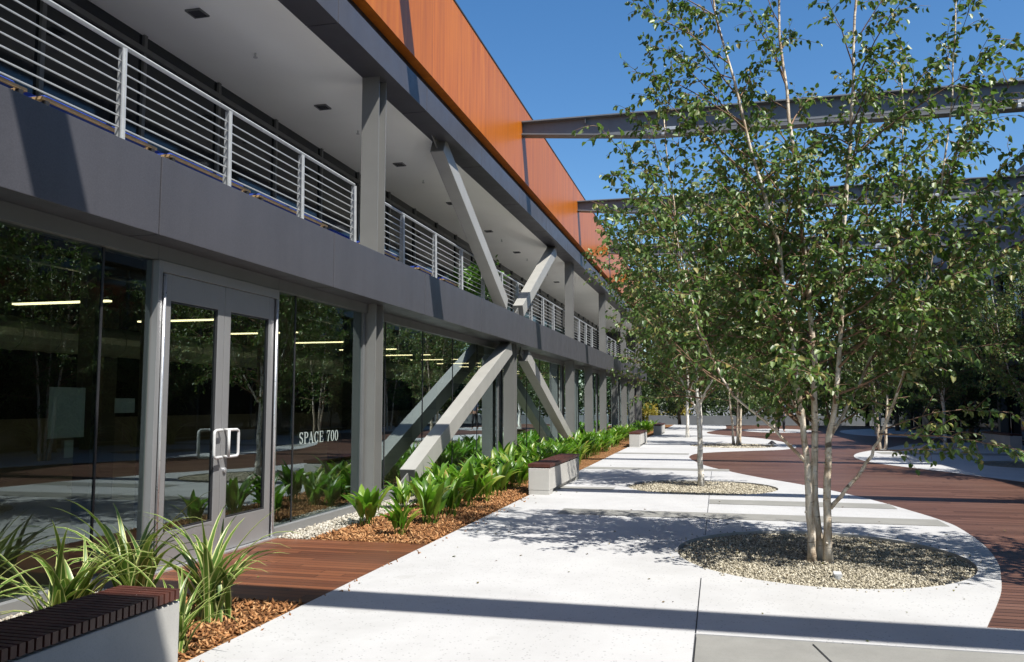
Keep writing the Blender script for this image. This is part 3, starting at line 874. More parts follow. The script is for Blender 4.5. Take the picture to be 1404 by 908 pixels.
for k in range(7):
    yc = 2.75 + 8.1 * k
    c = MB(); c.box(XR + 0.1, XR + 0.35, yc - 0.13, yc + 0.13, -0.03, 2.82); c.box(XR + 0.1, XR + 0.35, yc - 0.13, yc + 0.13, 3.46, 6.19)
    c.build('column', M['steel'], rb)
    for z0, z1 in ((0.1, 2.8), (3.5, 6.15)):
        for i in range(4):
            ya = yc + 0.2 + i * 1.95; yb = ya + 1.93
            f = MB()
            f.prism([(ya, z0), (yb, z0), (yb, z0 + 0.05), (ya + 0.05, z0 + 0.05), (ya + 0.05, z1), (ya, z1)], 0, XR + 0.40, XR + 0.5)
            fo = f.build('window', M['frame'], rb)
            g = MB(); g.add([(XR + 0.45, ya + 0.05, z0 + 0.05), (XR + 0.45, ya + 0.05, z1), (XR + 0.45, yb, z1), (XR + 0.45, yb, z0 + 0.05)], [(0, 1, 2, 3)])
            g.build('pane', M['spandrel'], fo)

# ------------------------------------------------------------------ balcony ceiling lights, sprinklers, daybeds, pots
ORD = ['first', 'second', 'third', 'fourth', 'fifth', 'sixth', 'seventh', 'eighth', 'ninth', 'tenth']
for i in range(9):
    y = 8.39 + 3.26 * i
    t = thing('ceiling_light', (-5.95, y, 6.10), f'square recessed light in the pale balcony ceiling, {ORD[i]} from the near end', 'ceiling light', 'recessed lights in the balcony ceiling')
    mb = MB()
    for (xa, xb, ya, yb) in ((-0.1, 0.1, -0.1, -0.085), (-0.1, 0.1, 0.085, 0.1), (-0.1, -0.085, -0.085, 0.085), (0.085, 0.1, -0.085, 0.085)):
        mb.box(-5.95 + xa, -5.95 + xb, y + ya, y + yb, 6.082, 6.104)
    mb.build('trim', M['frame'], t)
    mb = MB(); mb.box(-6.035, -5.865, y - 0.085, y + 0.085, 6.092, 6.1035); mb.build('lens', M['lens'], t)
for i in range(7):
    y = 9.6 + 3.26 * i
    mb = MB(); mb.tube([(-5.9, y, 6.105), (-5.9, y, 6.05)], 0.012, 6); mb.tube([(-5.9, y, 6.05), (-5.9, y, 6.04)], 0.03, 8)
    tag(mb.build('sprinkler_head', M['white_metal'], origin=(-5.9, y, 6.1)), f'tiny sprinkler head under the balcony ceiling, {ORD[i]} from the near end', 'sprinkler', 'sprinkler heads under the balcony ceiling')

def daybed(y0, y1, label, first=[None]):
    t = thing('daybed', (-5.5, (y0 + y1) / 2, 3.42), label, 'daybed', 'blue daybeds on the balcony')
    mb = MB()
    mb.box(-5.175, -5.20, y0, y1, 3.865, 3.89); mb.box(-5.85, -5.875, y0, y1, 3.865, 3.89)
    mb.box(-5.20, -5.85, y0, y0 + 0.05, 3.865, 3.89); mb.box(-5.20, -5.85, y1 - 0.05, y1, 3.865, 3.89)
    mb.build('frame', M['wood_frame'], t)
    for (xx, yy) in ((-5.19, y0 + 0.03), (-5.19, y1 - 0.08), (-5.86, y0 + 0.03), (-5.86, y1 - 0.08)):
        l = MB(); l.box(xx - 0.02, xx + 0.02, yy, yy + 0.04, 3.42, 3.864); l.build('leg', M['black'], t)
    c = MB(); c.box(-5.215, -5.83, y0 + 0.06, y1 - 0.06, 3.868, 3.935); c.build('seat_cushion', M['blue'], t, bevel=0.03)
    c = MB(); c.prism([(-5.70, 3.938), (-5.84, 3.938), (-5.90, 4.15), (-5.80, 4.17)], 1, y0 + 0.1, y1 - 0.1); c.build('back_cushion', M['blue'], t, bevel=0.03)
for (a, b, l) in ((3.4, 5.2, 'blue daybed with wooden frame at the very near end of the balcony'), (5.35, 6.75, 'blue daybed with wooden frame second along the near balcony rail'), (6.95, 8.4, 'blue daybed with wooden frame behind the middle of the near railing'),
                  (8.6, 10.35, 'blue daybed with wooden frame beside the first grey column'), (11.6, 13.1, 'blue daybed with wooden frame just past the first grey column'), (14.0, 14.9, 'small blue seat behind the rail before the leaning brace'), (15.4, 16.3, 'small blue seat nearest the leaning brace')):
    daybed(a, b, l)

def leaf_arrays(P, D, N, L, W, fold=0.25):
    """ovate folded leaves: 6 vertices, 2 quads each"""
    D = D / np.linalg.norm(D, axis=1)[:, None]
    S = np.cross(D, N); S /= (np.linalg.norm(S, axis=1)[:, None] + 1e-9)
    U = np.cross(S, D)
    L = L[:, None]; W = W[:, None]
    b = P; t = P + D * L - U * L * 0.12
    r1 = P + D * L * 0.28 + S * W * 0.46 + U * W * fold; r2 = P + D * L * 0.68 + S * W * 0.36 + U * W * fold * 0.7
    l1 = P + D * L * 0.28 - S * W * 0.46 + U * W * fold; l2 = P + D * L * 0.68 - S * W * 0.36 + U * W * fold * 0.7
    v = np.stack([b, r1, r2, t, l2, l1], 1).reshape(-1, 3)
    k = (np.arange(len(P)) * 6)[:, None]
    f = np.concatenate([k + np.array([[0, 1, 2, 3]]), k + np.array([[0, 3, 4, 5]])], 0)
    return v, f

def bush_mesh(name, n, r, zc, leaf, squash=0.9, seed=1):
    g = np.random.default_rng(seed)
    clumps = g.normal(size=(14, 3)); clumps /= np.linalg.norm(clumps, axis=1)[:, None]
    clumps *= g.uniform(0.3, 0.8, 14)[:, None]
    p = clumps[g.integers(0, 14, n)] + g.normal(size=(n, 3)) * 0.26
    P = p * np.array([r, r, r * squash]) + np.array([0, 0, zc])
    D = p / (np.linalg.norm(p, axis=1)[:, None] + 1e-6) + g.normal(size=(n, 3)) * 0.7 + np.array([0, 0, -0.2])
    N = g.normal(size=(n, 3)) + np.array([0, 0, 1.0])
    L = leaf * g.uniform(0.6, 1.25, n)
    v, f = leaf_arrays(P, D, N, L, L * 0.6)
    return np_mesh(name, v, f)

for (x, y, h, l) in ((-5.5, 19.35, 1.2, 'bushy green potted plant on the balcony behind the foot of the leaning brace'), (-5.35, 17.6, 0.75, 'low bright green potted plant on the balcony left of the leaning brace')):
    t = thing('potted_plant', (x, y, 3.42), l, 'plant', 'potted plants on the balcony')
    mb = MB(); mb.tube([(x, y, 3.42), (x, y, 3.44), (x, y, 3.80), (x, y, 3.82)], [0.14, 0.15, 0.20, 0.2], 14); mb.build('pot', M['pot'], t, smooth=False)
    me = bush_mesh('foliage', 700, 0.42, 0.3 + h * 0.55, 0.11, h * 1.1, 3)
    o = bpy.data.objects.new('foliage', me); COL.objects.link(o); o.parent = t; me.materials.append(M['pot_leaf'])

# interior pendant strips
k = 0
for xi, x in enumerate((-6.6, -9.2, -11.8)):
    for yi in range(16):
        y = 3.3 + 1.95 * yi + (0.9 if xi == 1 else 0)
        t = thing('pendant_light', (x, y, 2.5), f'slim warm strip lamp behind the glass, {ORD[min(yi, 9)] if yi < 10 else ["eleventh", "twelfth", "thirteenth", "fourteenth", "fifteenth", "sixteenth"][yi - 10]} along the {["front", "middle", "rear"][xi]} row', 'lamp', 'warm strip lamps behind the glass')
        mb = MB(); mb.box(x - 0.6, x + 0.6, y - 0.035, y + 0.035, 2.50, 2.525)
        for dx in (-0.45, 0.45): mb.tube([(x + dx, y, 2.525), (x + dx, y, 2.925)], 0.004, 4)
        mb.build('housing', M['black'], t)
        mb = MB(); mb.box(x - 0.59, x + 0.59, y - 0.03, y + 0.03, 2.482, 2.499); mb.build('tube', M['lamp'], t)

# notices on the glass
for (ya, yb, za, zb, l) in ((5.14, 5.50, 1.19, 1.57, 'large blank grey notice sheet on the glass left of the door'), (5.83, 6.07, 1.37, 1.49, 'small pale notice card on the narrow pane beside the door')):
    mb = MB(); mb.box(XG - 0.018, XG - 0.022, ya, yb, za, zb)
    tag(mb.build('notice_sheet', M['paper'], origin=(XG, ya, za)), l, 'notice')
mb = MB(); mb.box(XG - 0.02, XG - 0.05, 5.31, 5.40, 1.04, 1.17); tag(mb.build('card_reader', M['paper'], origin=(XG, 5.31, 1.04)), 'small grey card reader below the large notice sheet', 'card reader')

# ------------------------------------------------------------------ benches
def bench(x0, y0, length, label):
    w = 0.34; t = thing('bench', (x0, y0, 0), label, 'bench', 'concrete benches with wooden slat tops')
    mb = MB()
    mb.box(x0, x0 + w, y0, y0 + length, 0.07, 0.415)
    mb.box(x0 + 0.003, x0 + w - 0.003, y0 + 0.003, y0 + 0.30, -0.01, 0.0695); mb.box(x0 + 0.003, x0 + w - 0.003, y0 + length - 0.30, y0 + length - 0.003, -0.01, 0.0695)
    mb.box(x0 + 0.04, x0 + w - 0.05, y0 + 0.302, y0 + length - 0.302, -0.01, 0.0695)
    mb.build('body', M['bench_concrete'], t, bevel=0.006)
    s = MB(); pitch = 0.0435; y = y0 + 0.004
    while y + 0.031 < y0 + length:
        s.box(x0 - 0.012, x0 + w + 0.012, y, y + 0.031, 0.432, 0.482); y += pitch
    s.box(x0 + 0.05, x0 + 0.09, y0 + 0.02, y0 + length - 0.02, 0.4155, 0.4315); s.box(x0 + w - 0.09, x0 + w - 0.05, y0 + 0.02, y0 + length - 0.02, 0.4155, 0.4315)
    s.build('slat_top', M['slat'], t)
    return t
b1 = bench(-3.11, 1.00, 2.93, 'shaded bench beside the striped strap-leaved plants')
b2 = copy_tree(b1, (-2.97, 13.1, 0), 'sunlit bench with brown slat top at the edge of the dense green bed')
b3 = copy_tree(b1, (-2.89, 27.85, 0), 'small-looking bench further along the white path')
b4 = copy_tree(b1, (-2.9, 38.6, 0), 'far bench in tree shade at the end of the green bed')
b5 = copy_tree(b1, (8.9, 29.4, 0), 'bench in deep shade beside the purple-grey building')

# ------------------------------------------------------------------ birch trees
def birch(seed, stems, br_per_m, prof, leaf, twig_gap=0.11, leaf_gap=0.045, base_low=0.9, twig_len=0.42, extra=None, ang0=8, ang1=66):
    g = np.random.default_rng(seed)
    tr = MB(); P = []; D = []; N = []
    def leaves_on(pts):
        for a, b in zip(pts[:-1], pts[1:]):
            seg = b - a; L = seg.length
            n = max(1, int(L / leaf_gap + g.uniform(0, 1)))
            for i in range(n):
                p = a + seg * ((i + g.uniform(0, 1)) / n)
                d = seg.normalized() * 0.5 + Vector(g.normal(size=3)) * 0.55 + Vector((0, 0, -0.55))
                P.append(p + d * 0.012); D.append(d)
                N.append(Vector(g.normal(size=3)) * 0.75 + Vector((0, 0, 1)))
    def twig(p, d, L):
        pts = [p]; dd = d.normalized()
        ns = 4
        for i in range(ns):
            dd = (dd + Vector(g.normal(size=3)) * 0.16 + Vector((0, 0, -0.13))).normalized()
            pts.append(pts[-1] + dd * (L / ns))
        tr.tube(pts, [0.0035, 0.003, 0.0025, 0.002, 0.0012], 3, False, 1)
        leaves_on(pts)
    def branch(p, d, L, r):
        pts = [p]; dd = d.normalized(); ns = max(4, int(L / 0.22))
        for i in range(ns):
            dd = (dd + Vector(g.normal(size=3)) * 0.09 + Vector((0, 0, -0.045 if i > ns * 0.35 else 0.03))).normalized()
            pts.append(pts[-1] + dd * (L / ns))
        rad = [max(0.0025, r * (1 - 0.85 * i / ns)) for i in range(ns + 1)]
        tr.tube(pts, rad, 5, False, 1)
        s = L * 0.16
        while s < L:
            i = min(ns - 1, int(s / L * ns)); f = s / L * ns - i
            q = pts[i].lerp(pts[i + 1], f); t = (pts[i + 1] - pts[i]).normalized()
            side = t.cross(Vector((0, 0, 1)))
            side = side.normalized() if side.length > 1e-3 else Vector((1, 0, 0))
            a = g.uniform(0, 2 * math.pi)
            o = side * math.cos(a) + t.cross(side) * math.sin(a) * 0.7
            twig(q, t * 0.75 + o * 0.9, twig_len * g.uniform(0.45, 1.15) * (1 - 0.35 * s / L))
            s += twig_gap * g.uniform(0.6, 1.4)
        leaves_on(pts[len(pts) // 2:])
    for (pts, r0, r1) in stems:
        P3 = [Vector(p) for p in pts]
        fine = []
        for a, b in zip(P3[:-1], P3[1:]):
            for i in range(4): fine.append(a.lerp(b, i / 4))
        fine.append(P3[-1])
        for i in range(1, len(fine) - 1): fine[i] = fine[i] + Vector((g.normal() * 0.008, g.normal() * 0.008, 0))
        n = len(fine)
        rad = [r0 + (r1 - r0) * (i / (n - 1)) ** 0.8 for i in range(n)]
        rad[0] *= 1.25
        tr.tube(fine, rad, 9, True, 0)
        zt = P3[-1].z
        for _ in range(9):
            k = int(g.integers(1, max(2, n // 2))); a_ = g.uniform(0, 6.28); r_ = rad[k]
            d_ = Vector((math.cos(a_), math.sin(a_), 0.5)).normalized()
            tr.tube([fine[k], fine[k] + d_ * (r_ + 0.004), fine[k] + d_ * (r_ + g.uniform(0.008, 0.03))], [r_ * 0.42, r_ * 0.36, r_ * 0.2], 6, True, 0)
        az = g.uniform(0, 6.28); z = base_low + g.uniform(0, 0.2)
        while z < zt - 0.05:
            i = 0
            while i < n - 2 and fine[i + 1].z < z: i += 1
            f = (z - fine[i].z) / max(1e-6, fine[i + 1].z - fine[i].z)
            p = fine[i].lerp(fine[i + 1], min(1, max(0, f)))
            out = p - Vector((0, 0, p.z))
            az += 2.4 + g.normal() * 0.35
            h = Vector((math.cos(az), math.sin(az), 0))
            if out.length > 0.05: h = (h + out.normalized() * 0.55).normalized()
            u = z / zt
            el = math.radians(ang0 + (ang1 - ang0) * u + g.normal() * 9)
            L = prof(z) * g.uniform(0.7, 1.12)
            if L > 0.12:
                branch(p, h * math.cos(el) + Vector((0, 0, math.sin(el))), L, min(0.017, rad[i] * 0.55))
            z += 1.0 / br_per_m(z) * g.uniform(0.6, 1.4)
        leaves_on(fine[-4:])
    if extra:
        for (p, d, L, r) in extra: branch(Vector(p), Vector(d), L, r)
    P_ = np.array([tuple(p) for p in P]); D_ = np.array([tuple(p) for p in D]); N_ = np.array([tuple(p) for p in N])
    Ls = leaf * g.uniform(0.65, 1.2, len(P_))
    v, f = leaf_arrays(P_, D_, N_, Ls, Ls * g.uniform(0.62, 0.82, len(P_)))
    return tr, (v, f)

def plant_tree(loc, made, label, cat='tree', group='birch trees planted in the courtyard', name='birch_tree', bark=None, leafm=None):
    tr, (v, f) = made
    t = thing(name, loc, label, cat, group)
    off = Vector(loc)
    tr.v = [(p[0] + off.x, p[1] + off.y, p[2] + off.z) for p in tr.v]
    tr.build('trunk', [bark or M['bark'], bark if bark == M['bark2'] else M['twig']], t, smooth=True)
    o = bpy.data.objects.new('crown', np_mesh('crown', v, f)); COL.objects.link(o); o.parent = t
    o.data.materials.append(leafm or M['birch_leaf'])
    print('tree', name, 'leaves', len(v) // 6)
    return t

# hero: three main stems, local coordinates about its base
hx, hy = 0.92, 8.42
hero_stems = [
    ([(-0.09, 0.0, -0.05), (-0.11, 0.0, 0.6), (-0.13, 0.02, 1.15), (-0.21, 0.05, 2.1), (-0.30, 0.1, 3.0), (-0.55, 0.05, 4.0), (-0.85, 0.0, 5.4), (-1.05, 0, 6.6)], 0.041, 0.007),
    ([(-0.02, 0.10, -0.05), (-0.04, 0.10, 0.78), (-0.01, 0.12, 1.82), (-0.06, 0.14, 3.0), (-0.16, 0.15, 4.34), (-0.24, 0.2, 5.5), (-0.2, 0.25, 7.3)], 0.043, 0.007),
    ([(0.05, -0.02, -0.05), (0.05, 0.0, 0.79), (0.10, 0.02, 1.2), (0.19, 0.0, 1.7), (0.27, -0.02, 3.0), (0.40, 0.0, 4.3), (0.5, 0.05, 5.6), (0.58, 0.05, 7.2)], 0.041, 0.007),
    ([(0.08, 0.0, 0.50), (0.27, -0.1, 0.74), (0.43, -0.15, 1.0), (0.56, -0.2, 1.3), (0.8, -0.25, 2.0), (1.05, -0.2, 3.0), (1.25, -0.15, 4.3), (1.35, -0.1, 5.6)], 0.020, 0.006),
    ([(-0.12, 0.02, 0.92), (-0.40, -0.1, 1.23), (-0.78, -0.15, 1.55), (-1.1, -0.1, 2.2), (-1.3, 0, 3.2), (-1.4, 0, 4.4)], 0.017, 0.005),
    ([(0.09, 0.02, 1.15), (0.4, 0.3, 1.6), (0.75, 0.5, 2.4), (0.95, 0.6, 3.6), (1.0, 0.7, 4.9)], 0.018, 0.006),
    ([(-0.15, 0.05, 1.3), (-0.3, 0.4, 1.9), (-0.5, 0.7, 2.9), (-0.6, 0.8, 4.2)], 0.018, 0.006),
]
def hero_prof(z):
    return float(np.interp(z, [0.9, 1.25, 1.7, 2.6, 3.4, 4.0, 5.0, 6.0, 7.0], [0.6, 1.15, 1.4, 1.3, 1.1, 1.0, 1.0, 0.9, 0.5]))
def hero_br(z):
    return float(np.interp(z, [0.9, 1.4, 2.2, 3.0, 3.6, 4.5, 7], [1.5, 7.0, 14.5, 11.5, 4.6, 3.4, 3.3]))
hero = birch(11, hero_stems, hero_br, hero_prof, 0.067, 0.09, 0.035, 1.2, 0.38,
             extra=[((0.5, -0.2, 1.2), (0.9, -0.35, -0.02), 1.25, 0.009), ((0.45, -0.15, 1.05), (0.9, 0.1, 0.1), 0.9, 0.008), ((-0.9, -0.1, 1.7), (-0.7, -0.3, 0.5), 1.1, 0.009),
                    ((0.3, -0.1, 2.6), (0.8, -0.4, 0.6), 1.5, 0.01), ((-0.45, 0.1, 3.6), (-0.8, -0.1, 0.75), 1.5, 0.01), ((-0.6, 0.05, 4.2), (-0.8, -0.1, 0.8), 1.2, 0.01), ((-0.62, 0.05, 4.3), (-0.9, 0.1, 0.55), 1.3, 0.01), ((-0.75, 0.0, 4.9), (-0.85, -0.15, 0.6), 1.2, 0.009), ((-0.7, 0.0, 4.6), (-0.7, 0.2, 0.85), 1.2, 0.009), ((-0.85, 0.0, 5.4), (-0.8, 0.0, 0.6), 0.9, 0.008), ((-0.2, 0.15, 4.7), (-0.5, -0.3, 0.9), 1.1, 0.009), ((0.42, 0.0, 4.5), (0.4, -0.4, 0.9), 1.2, 0.009), ((0.45, 0, 3.9), (0.8, 0, 0.7), 1.6, 0.01)])
plant_tree((hx, hy, -0.03), hero, 'large multi-stemmed birch with peeling pale trunks in the nearest oval gravel bed')

def prof2(z): return float(np.interp(z, [1.2, 1.6, 2.4, 3.4, 4.4, 5.2], [0.7, 1.8, 2.3, 2.0, 1.2, 0.3]))
def br2(z): return float(np.interp(z, [1.2, 2, 3.5, 5.2], [9, 16, 15, 9]))
medA = birch(21, [([(0, 0, -0.05), (0.0, 0.02, 1.0), (-0.05, 0.03, 2.0), (-0.02, 0, 3.2), (0.03, 0.02, 4.3), (0, 0, 5.3)], 0.058, 0.008),
                  ([(-0.02, 0.0, 1.3), (-0.45, 0.1, 2.2), (-0.7, 0.1, 3.2), (-0.85, 0.1, 4.3)], 0.022, 0.006),
                  ([(0.02, 0.0, 1.5), (0.5, -0.15, 2.4), (0.7, -0.2, 3.4), (0.8, -0.2, 4.6)], 0.022, 0.006)], lambda z: br2(z) * 0.85, prof2, 0.07, 0.095, 0.042, 1.45, 0.45)
T2 = plant_tree((-0.33, 15.37, -0.03), medA, 'birch with a single bright white trunk in the second gravel bed', bark=M['white_bark'])
medB = birch(35, [([(-0.1, 0, -0.05), (-0.18, 0.02, 1.2), (-0.3, 0.03, 2.6), (-0.45, 0, 4.2), (-0.5, 0, 5.9)], 0.05, 0.008),
                  ([(0.1, 0.02, -0.05), (0.16, 0.1, 1.2), (0.3, 0.2, 2.6), (0.42, 0.2, 4.2), (0.5, 0.2, 6.2)], 0.05, 0.008),
                  ([(0.0, -0.08, -0.05), (0.05, -0.2, 1.3), (0.1, -0.35, 2.8), (0.1, -0.5, 4.9)], 0.045, 0.008)],
             lambda z: float(np.interp(z, [1.3, 2.2, 4, 6], [4, 9, 8, 4])), lambda z: float(np.interp(z, [1.2, 1.8, 3, 4.5, 6.2], [0.7, 1.4, 1.6, 1.2, 0.3])), 0.08, 0.11, 0.046, 1.3, 0.48)
T3 = plant_tree((0.6, 30.3, -0.03), medB, 'slender triple-stemmed birch in the far gravel bed beside the deck')
for (x, y, s, rz, src, l) in (
        (4.2, 7.7, 1.0, 1.1, T3, 'birch standing on the dark deck at the right edge, its leaves entering the top corner'),
        (6.9, 17.6, 1.0, 2.2, T3, 'birch at the right edge whose small leaves hang before the purple-grey wall'),
        (7.2, 22.2, 0.95, 0.4, T2, 'birch in the shaded gravel circle beside the purple-grey building'),
        (5.0, 28.6, 1.0, 3.3, T3, 'birch on the side paving tongue beyond the wooden deck'),
        (7.4, 31.0, 1.0, 5.0, T2, 'birch just in front of the shaded bench by the right building'),
        (7.9, 12.6, 0.9, 4.1, T2, 'birch close to the viewer by the right building, reflected in the glass'),
        (2.9, 46.0, 1.1, 0.9, T3, 'far birch on the white paving oval where the person walks'),
        (-1.3, 36.5, 1.35, 2.9, T2, 'far birch beside the path near the farthest bench'),
        (7.2, 42.0, 1.1, 1.9, T3, 'far birch on the paving near the end of the right building'),
        (-1.0, 48.0, 1.5, 4.6, T2, 'farthest birch at the end of the path'),
        (-0.9, 22.6, 0.9, 5.5, T2, 'birch between the second gravel bed and the far bench')):
    if l.startswith('birch between'): continue
    copy_tree(src, (x, y, -0.02), l, rz, s)

# ------------------------------------------------------------------ planting
def clump_mesh(name, seed, n, length, width, stalk, spread, droop, nseg=6, fold=0.22, uv=True):
    g = np.random.default_rng(seed)
    V = []; F = []; UV = []
    for k in range(n):
        az = g.uniform(0, 2 * math.pi); lean = spread * g.uniform(0.15, 1.0)
        L = length * g.uniform(0.65, 1.12); W = width * g.uniform(0.75, 1.15)
        st = stalk * g.uniform(0.6, 1.2)
        h = Vector((math.cos(az), math.sin(az), 0)); side = Vector((-math.sin(az), math.cos(az), 0))
        p = Vector((g.normal() * 0.05, g.normal() * 0.05, 0))
        tilt = lean * 0.5
        if st > 0:
            steps = [st] + [L / nseg] * nseg
        else:
            steps = [L / nseg] * nseg
        b = len(V); rows = 0
        tw = g.normal() * 0.3
        total = sum(steps); acc = 0
        pts = [p.copy()]; tl = [tilt]
        dr = droop * g.uniform(0.5, 1.4)
        for s in steps:
            acc += s
            tilt = lean * 0.5 + dr * (acc / total) ** 2 * 1.3 + lean * 0.4 * acc / total
            p = p + (h * math.sin(tilt) + Vector((0, 0, math.cos(tilt)))) * s
            pts.append(p.copy()); tl.append(tilt)
        for i, (q, ti) in enumerate(zip(pts, tl)):
            u = i / (len(pts) - 1)
            if st > 0:
                w = 0.008 if i <= 1 else W * math.sin(math.pi * min(1, 0.12 + 0.88 * (i - 1) / (len(pts) - 2))) ** 0.75
                if i == len(pts) - 1: w = 0.004
            else:
                w = W * (0.7 + 0.3 * math.sin(math.pi * min(1, u * 1.5))) * (1 - max(0, (u - 0.45) / 0.55) ** 1.6) + 0.001
            nrm = h * math.cos(ti) * -1 + Vector((0, 0, math.sin(ti)))
            nrm = (-h * math.cos(ti) + Vector((0, 0, 1)) * math.sin(ti))
            sd = side * math.cos(tw * u) + nrm * math.sin(tw * u)
            V += [q - sd * w / 2 + nrm * w * fold, q, q + sd * w / 2 + nrm * w * fold]
            UV += [(0, u), (0.5, u), (1, u)]
        for i in range(len(pts) - 1):
            r = b + i * 3
            F += [(r, r + 1, r + 4, r + 3), (r + 1, r + 2, r + 5, r + 4)]
    return np_mesh(name, np.array([tuple(v) for v in V]), np.array(F), np.array(UV))

bed_meshes = []
for i in range(6):
    me = clump_mesh('broad_leaved_plant', 50 + i, int(14 + 3 * i), 0.47, 0.095, 0.13, 0.72, 0.6)
    me.materials.append(M['bed_leaf']); bed_meshes.append(me)
BEDG = 'broad-leaved green plants in the bed along the glass'
def bed_plant(x, y, s, label, i=None):
    o = bpy.data.objects.new('broad_leaved_plant', bed_meshes[int(rng.integers(0, 6)) if i is None else i])
    COL.objects.link(o); o.location = (x, y, -0.01); o.rotation_euler = (0, 0, rng.uniform(0, 6.28)); s = s * rng.uniform(0.9, 1.12); o.scale = (s, s, s * rng.uniform(0.92, 1.1))
    return tag(o, label, 'plant', BEDG)
for (x, y, s, l) in ((-4.12, 9.42, 0.98, 'lone broad-leaved plant beside the foot of the first column'), (-3.45, 8.80, 0.88, 'nearest broad-leaved plant at the tip of the dense bed, close to the deck'),
                     (-3.40, 9.65, 1.0, 'full broad-leaved plant second along the front edge of the bed'), (-3.42, 10.45, 0.95, 'broad-leaved plant third along the front edge of the bed'),
                     (-3.43, 11.30, 0.98, 'broad-leaved plant fourth along the front edge of the bed'), (-3.42, 12.05, 0.98, 'broad-leaved plant fifth along the front edge, just before the bench')):
    bed_plant(x, y, s, l)
yy = 11.0
while yy < 46:
    for x in ((-3.85, -4.2) if yy < 12.6 else (-3.46, -3.85, -4.22)):
        far = yy > 26
        xx = x + rng.normal() * 0.05; yv = yy + rng.normal() * 0.09
        if x < -4.1 and yy > 30: continue
        if rng.uniform() < 0.06: continue
        bed_plant(xx, yv, rng.uniform(0.75, 1.0) + (0.12 if yy > 12.6 else 0), 'broad-leaved green plant in the dense rows between bench line and glass')
    yy += 0.50 if yy < 20 else (0.62 if yy < 30 else 0.85)

strap = []
for i in range(4):
    me = clump_mesh('strap_leaved_plant', 80 + i, 40, 0.84, 0.05, 0.0, 0.85, 0.9, 10, 0.16)
    me.materials.append(M['strap_leaf']); strap.append(me)
for i, (x, y, s, rz, l) in enumerate((
        (-3.36, 5.08, 1.0, 0.3, 'cream-striped strap-leaved plant between the shaded bench and the wooden entry deck'),
        (-4.12, 5.30, 1.1, 1.7, 'tall cream-striped strap-leaved plant in front of the door frame'),
        (-3.95, 4.45, 1.0, 3.0, 'cream-striped strap-leaved plant below the large notice sheet'),
        (-4.15, 3.75, 1.0, 4.2, 'cream-striped strap-leaved plant at the very edge of the view behind the bench'),
        (-3.12, 4.42, 0.62, 5.2, 'low cream-striped plant arching over the mulch at the bench end'),
        (-3.75, 3.2, 1.0, 2.2, 'cream-striped strap-leaved plant behind the bench outside the view'))):
    o = bpy.data.objects.new('strap_leaved_plant', strap[i % 4]); COL.objects.link(o)
    o.location = (x, y, -0.01); o.rotation_euler = (0, 0, rz); o.scale = (s, s, s)
    tag(o, l, 'plant', 'cream-striped strap-leaved plants by the near bench')
# shade plants by the right building
for i, (x, y) in enumerate(((9.3, 20.0), (9.5, 22.0), (9.4, 24.2), (9.5, 26.0), (9.4, 17.5))):
    o = bpy.data.objects.new('strap_leaved_plant', strap[i % 4]); COL.objects.link(o)
    o.location = (x, y, -0.01); o.rotation_euler = (0, 0, i * 1.3); o.scale = (1.5,) * 3
    tag(o, 'large strap-leaved plant in deep shade against the purple-grey building', 'plant', 'strap-leaved plants in the shade of the right building')

# ------------------------------------------------------------------ small things on the ground
t = thing('ground_light', (0.95, 7.66, -0.03), 'small white uplight in the nearest gravel bed', 'light')
mb = MB(); mb.tube([(0.95, 7.66, -0.04), (0.95, 7.66, 0.0)], 0.04, 12); mb.build('base', M['galv'], t)
mb = MB(); mb.obox((0.95, 7.66, 0.012), Vector((1, 0, 0)), Vector((0, 0.97, 0.24)), Vector((0, -0.24, 0.97)), 0.035, 0.03, 0.009); mb.build('lamp_head', M['white_metal'], t, bevel=0.008)
t = thing('path_light', (1.72, 29.4, 0), 'small dark cone-topped path light in the far gravel bed', 'light')
mb = MB(); mb.tube([(1.72, 29.4, -0.04), (1.72, 29.4, 0.09)], 0.05, 10); mb.build('base', M['white_metal'], t)
mb = MB(); mb.tube([(1.72, 29.4, 0.091), (1.72, 29.4, 0.20)], [0.15, 0.02], 12); mb.build('lamp_shade', M['black'], t)

ln = 130
lp = np.concatenate([np.stack([rng.normal(0.2, 1.6, 90), rng.normal(9.0, 2.2, 90)], 1), np.stack([rng.uniform(-4.2, 2.0, ln - 90), rng.uniform(4.8, 20, ln - 90)], 1)])
lp = lp[(lp[:, 0] > -4.2) & (lp[:, 1] > 4.4)]
ln = len(lp)
LP_ = np.concatenate([lp, np.full((ln, 1), 0.006)], 1)
ll = rng.uniform(0.018, 0.042, ln)
lv, lf = leaf_arrays(LP_, np.concatenate([rng.normal(size=(ln, 2)), rng.normal(size=(ln, 1)) * 0.1], 1), np.tile([0.05, 0.0, 1.0], (ln, 1)), ll, ll * 0.6)
M['litter'] = mk_island('fallen_leaf', [(0.06, 0.035, 0.015), (0.14, 0.09, 0.03), (0.10, 0.12, 0.03), (0.22, 0.16, 0.05)])
tag(link_mesh('leaf_litter', np_mesh('leaf_litter', lv, lf), M['litter']), 'few small fallen leaves lying on the paving', 'fallen leaves', kind='stuff')

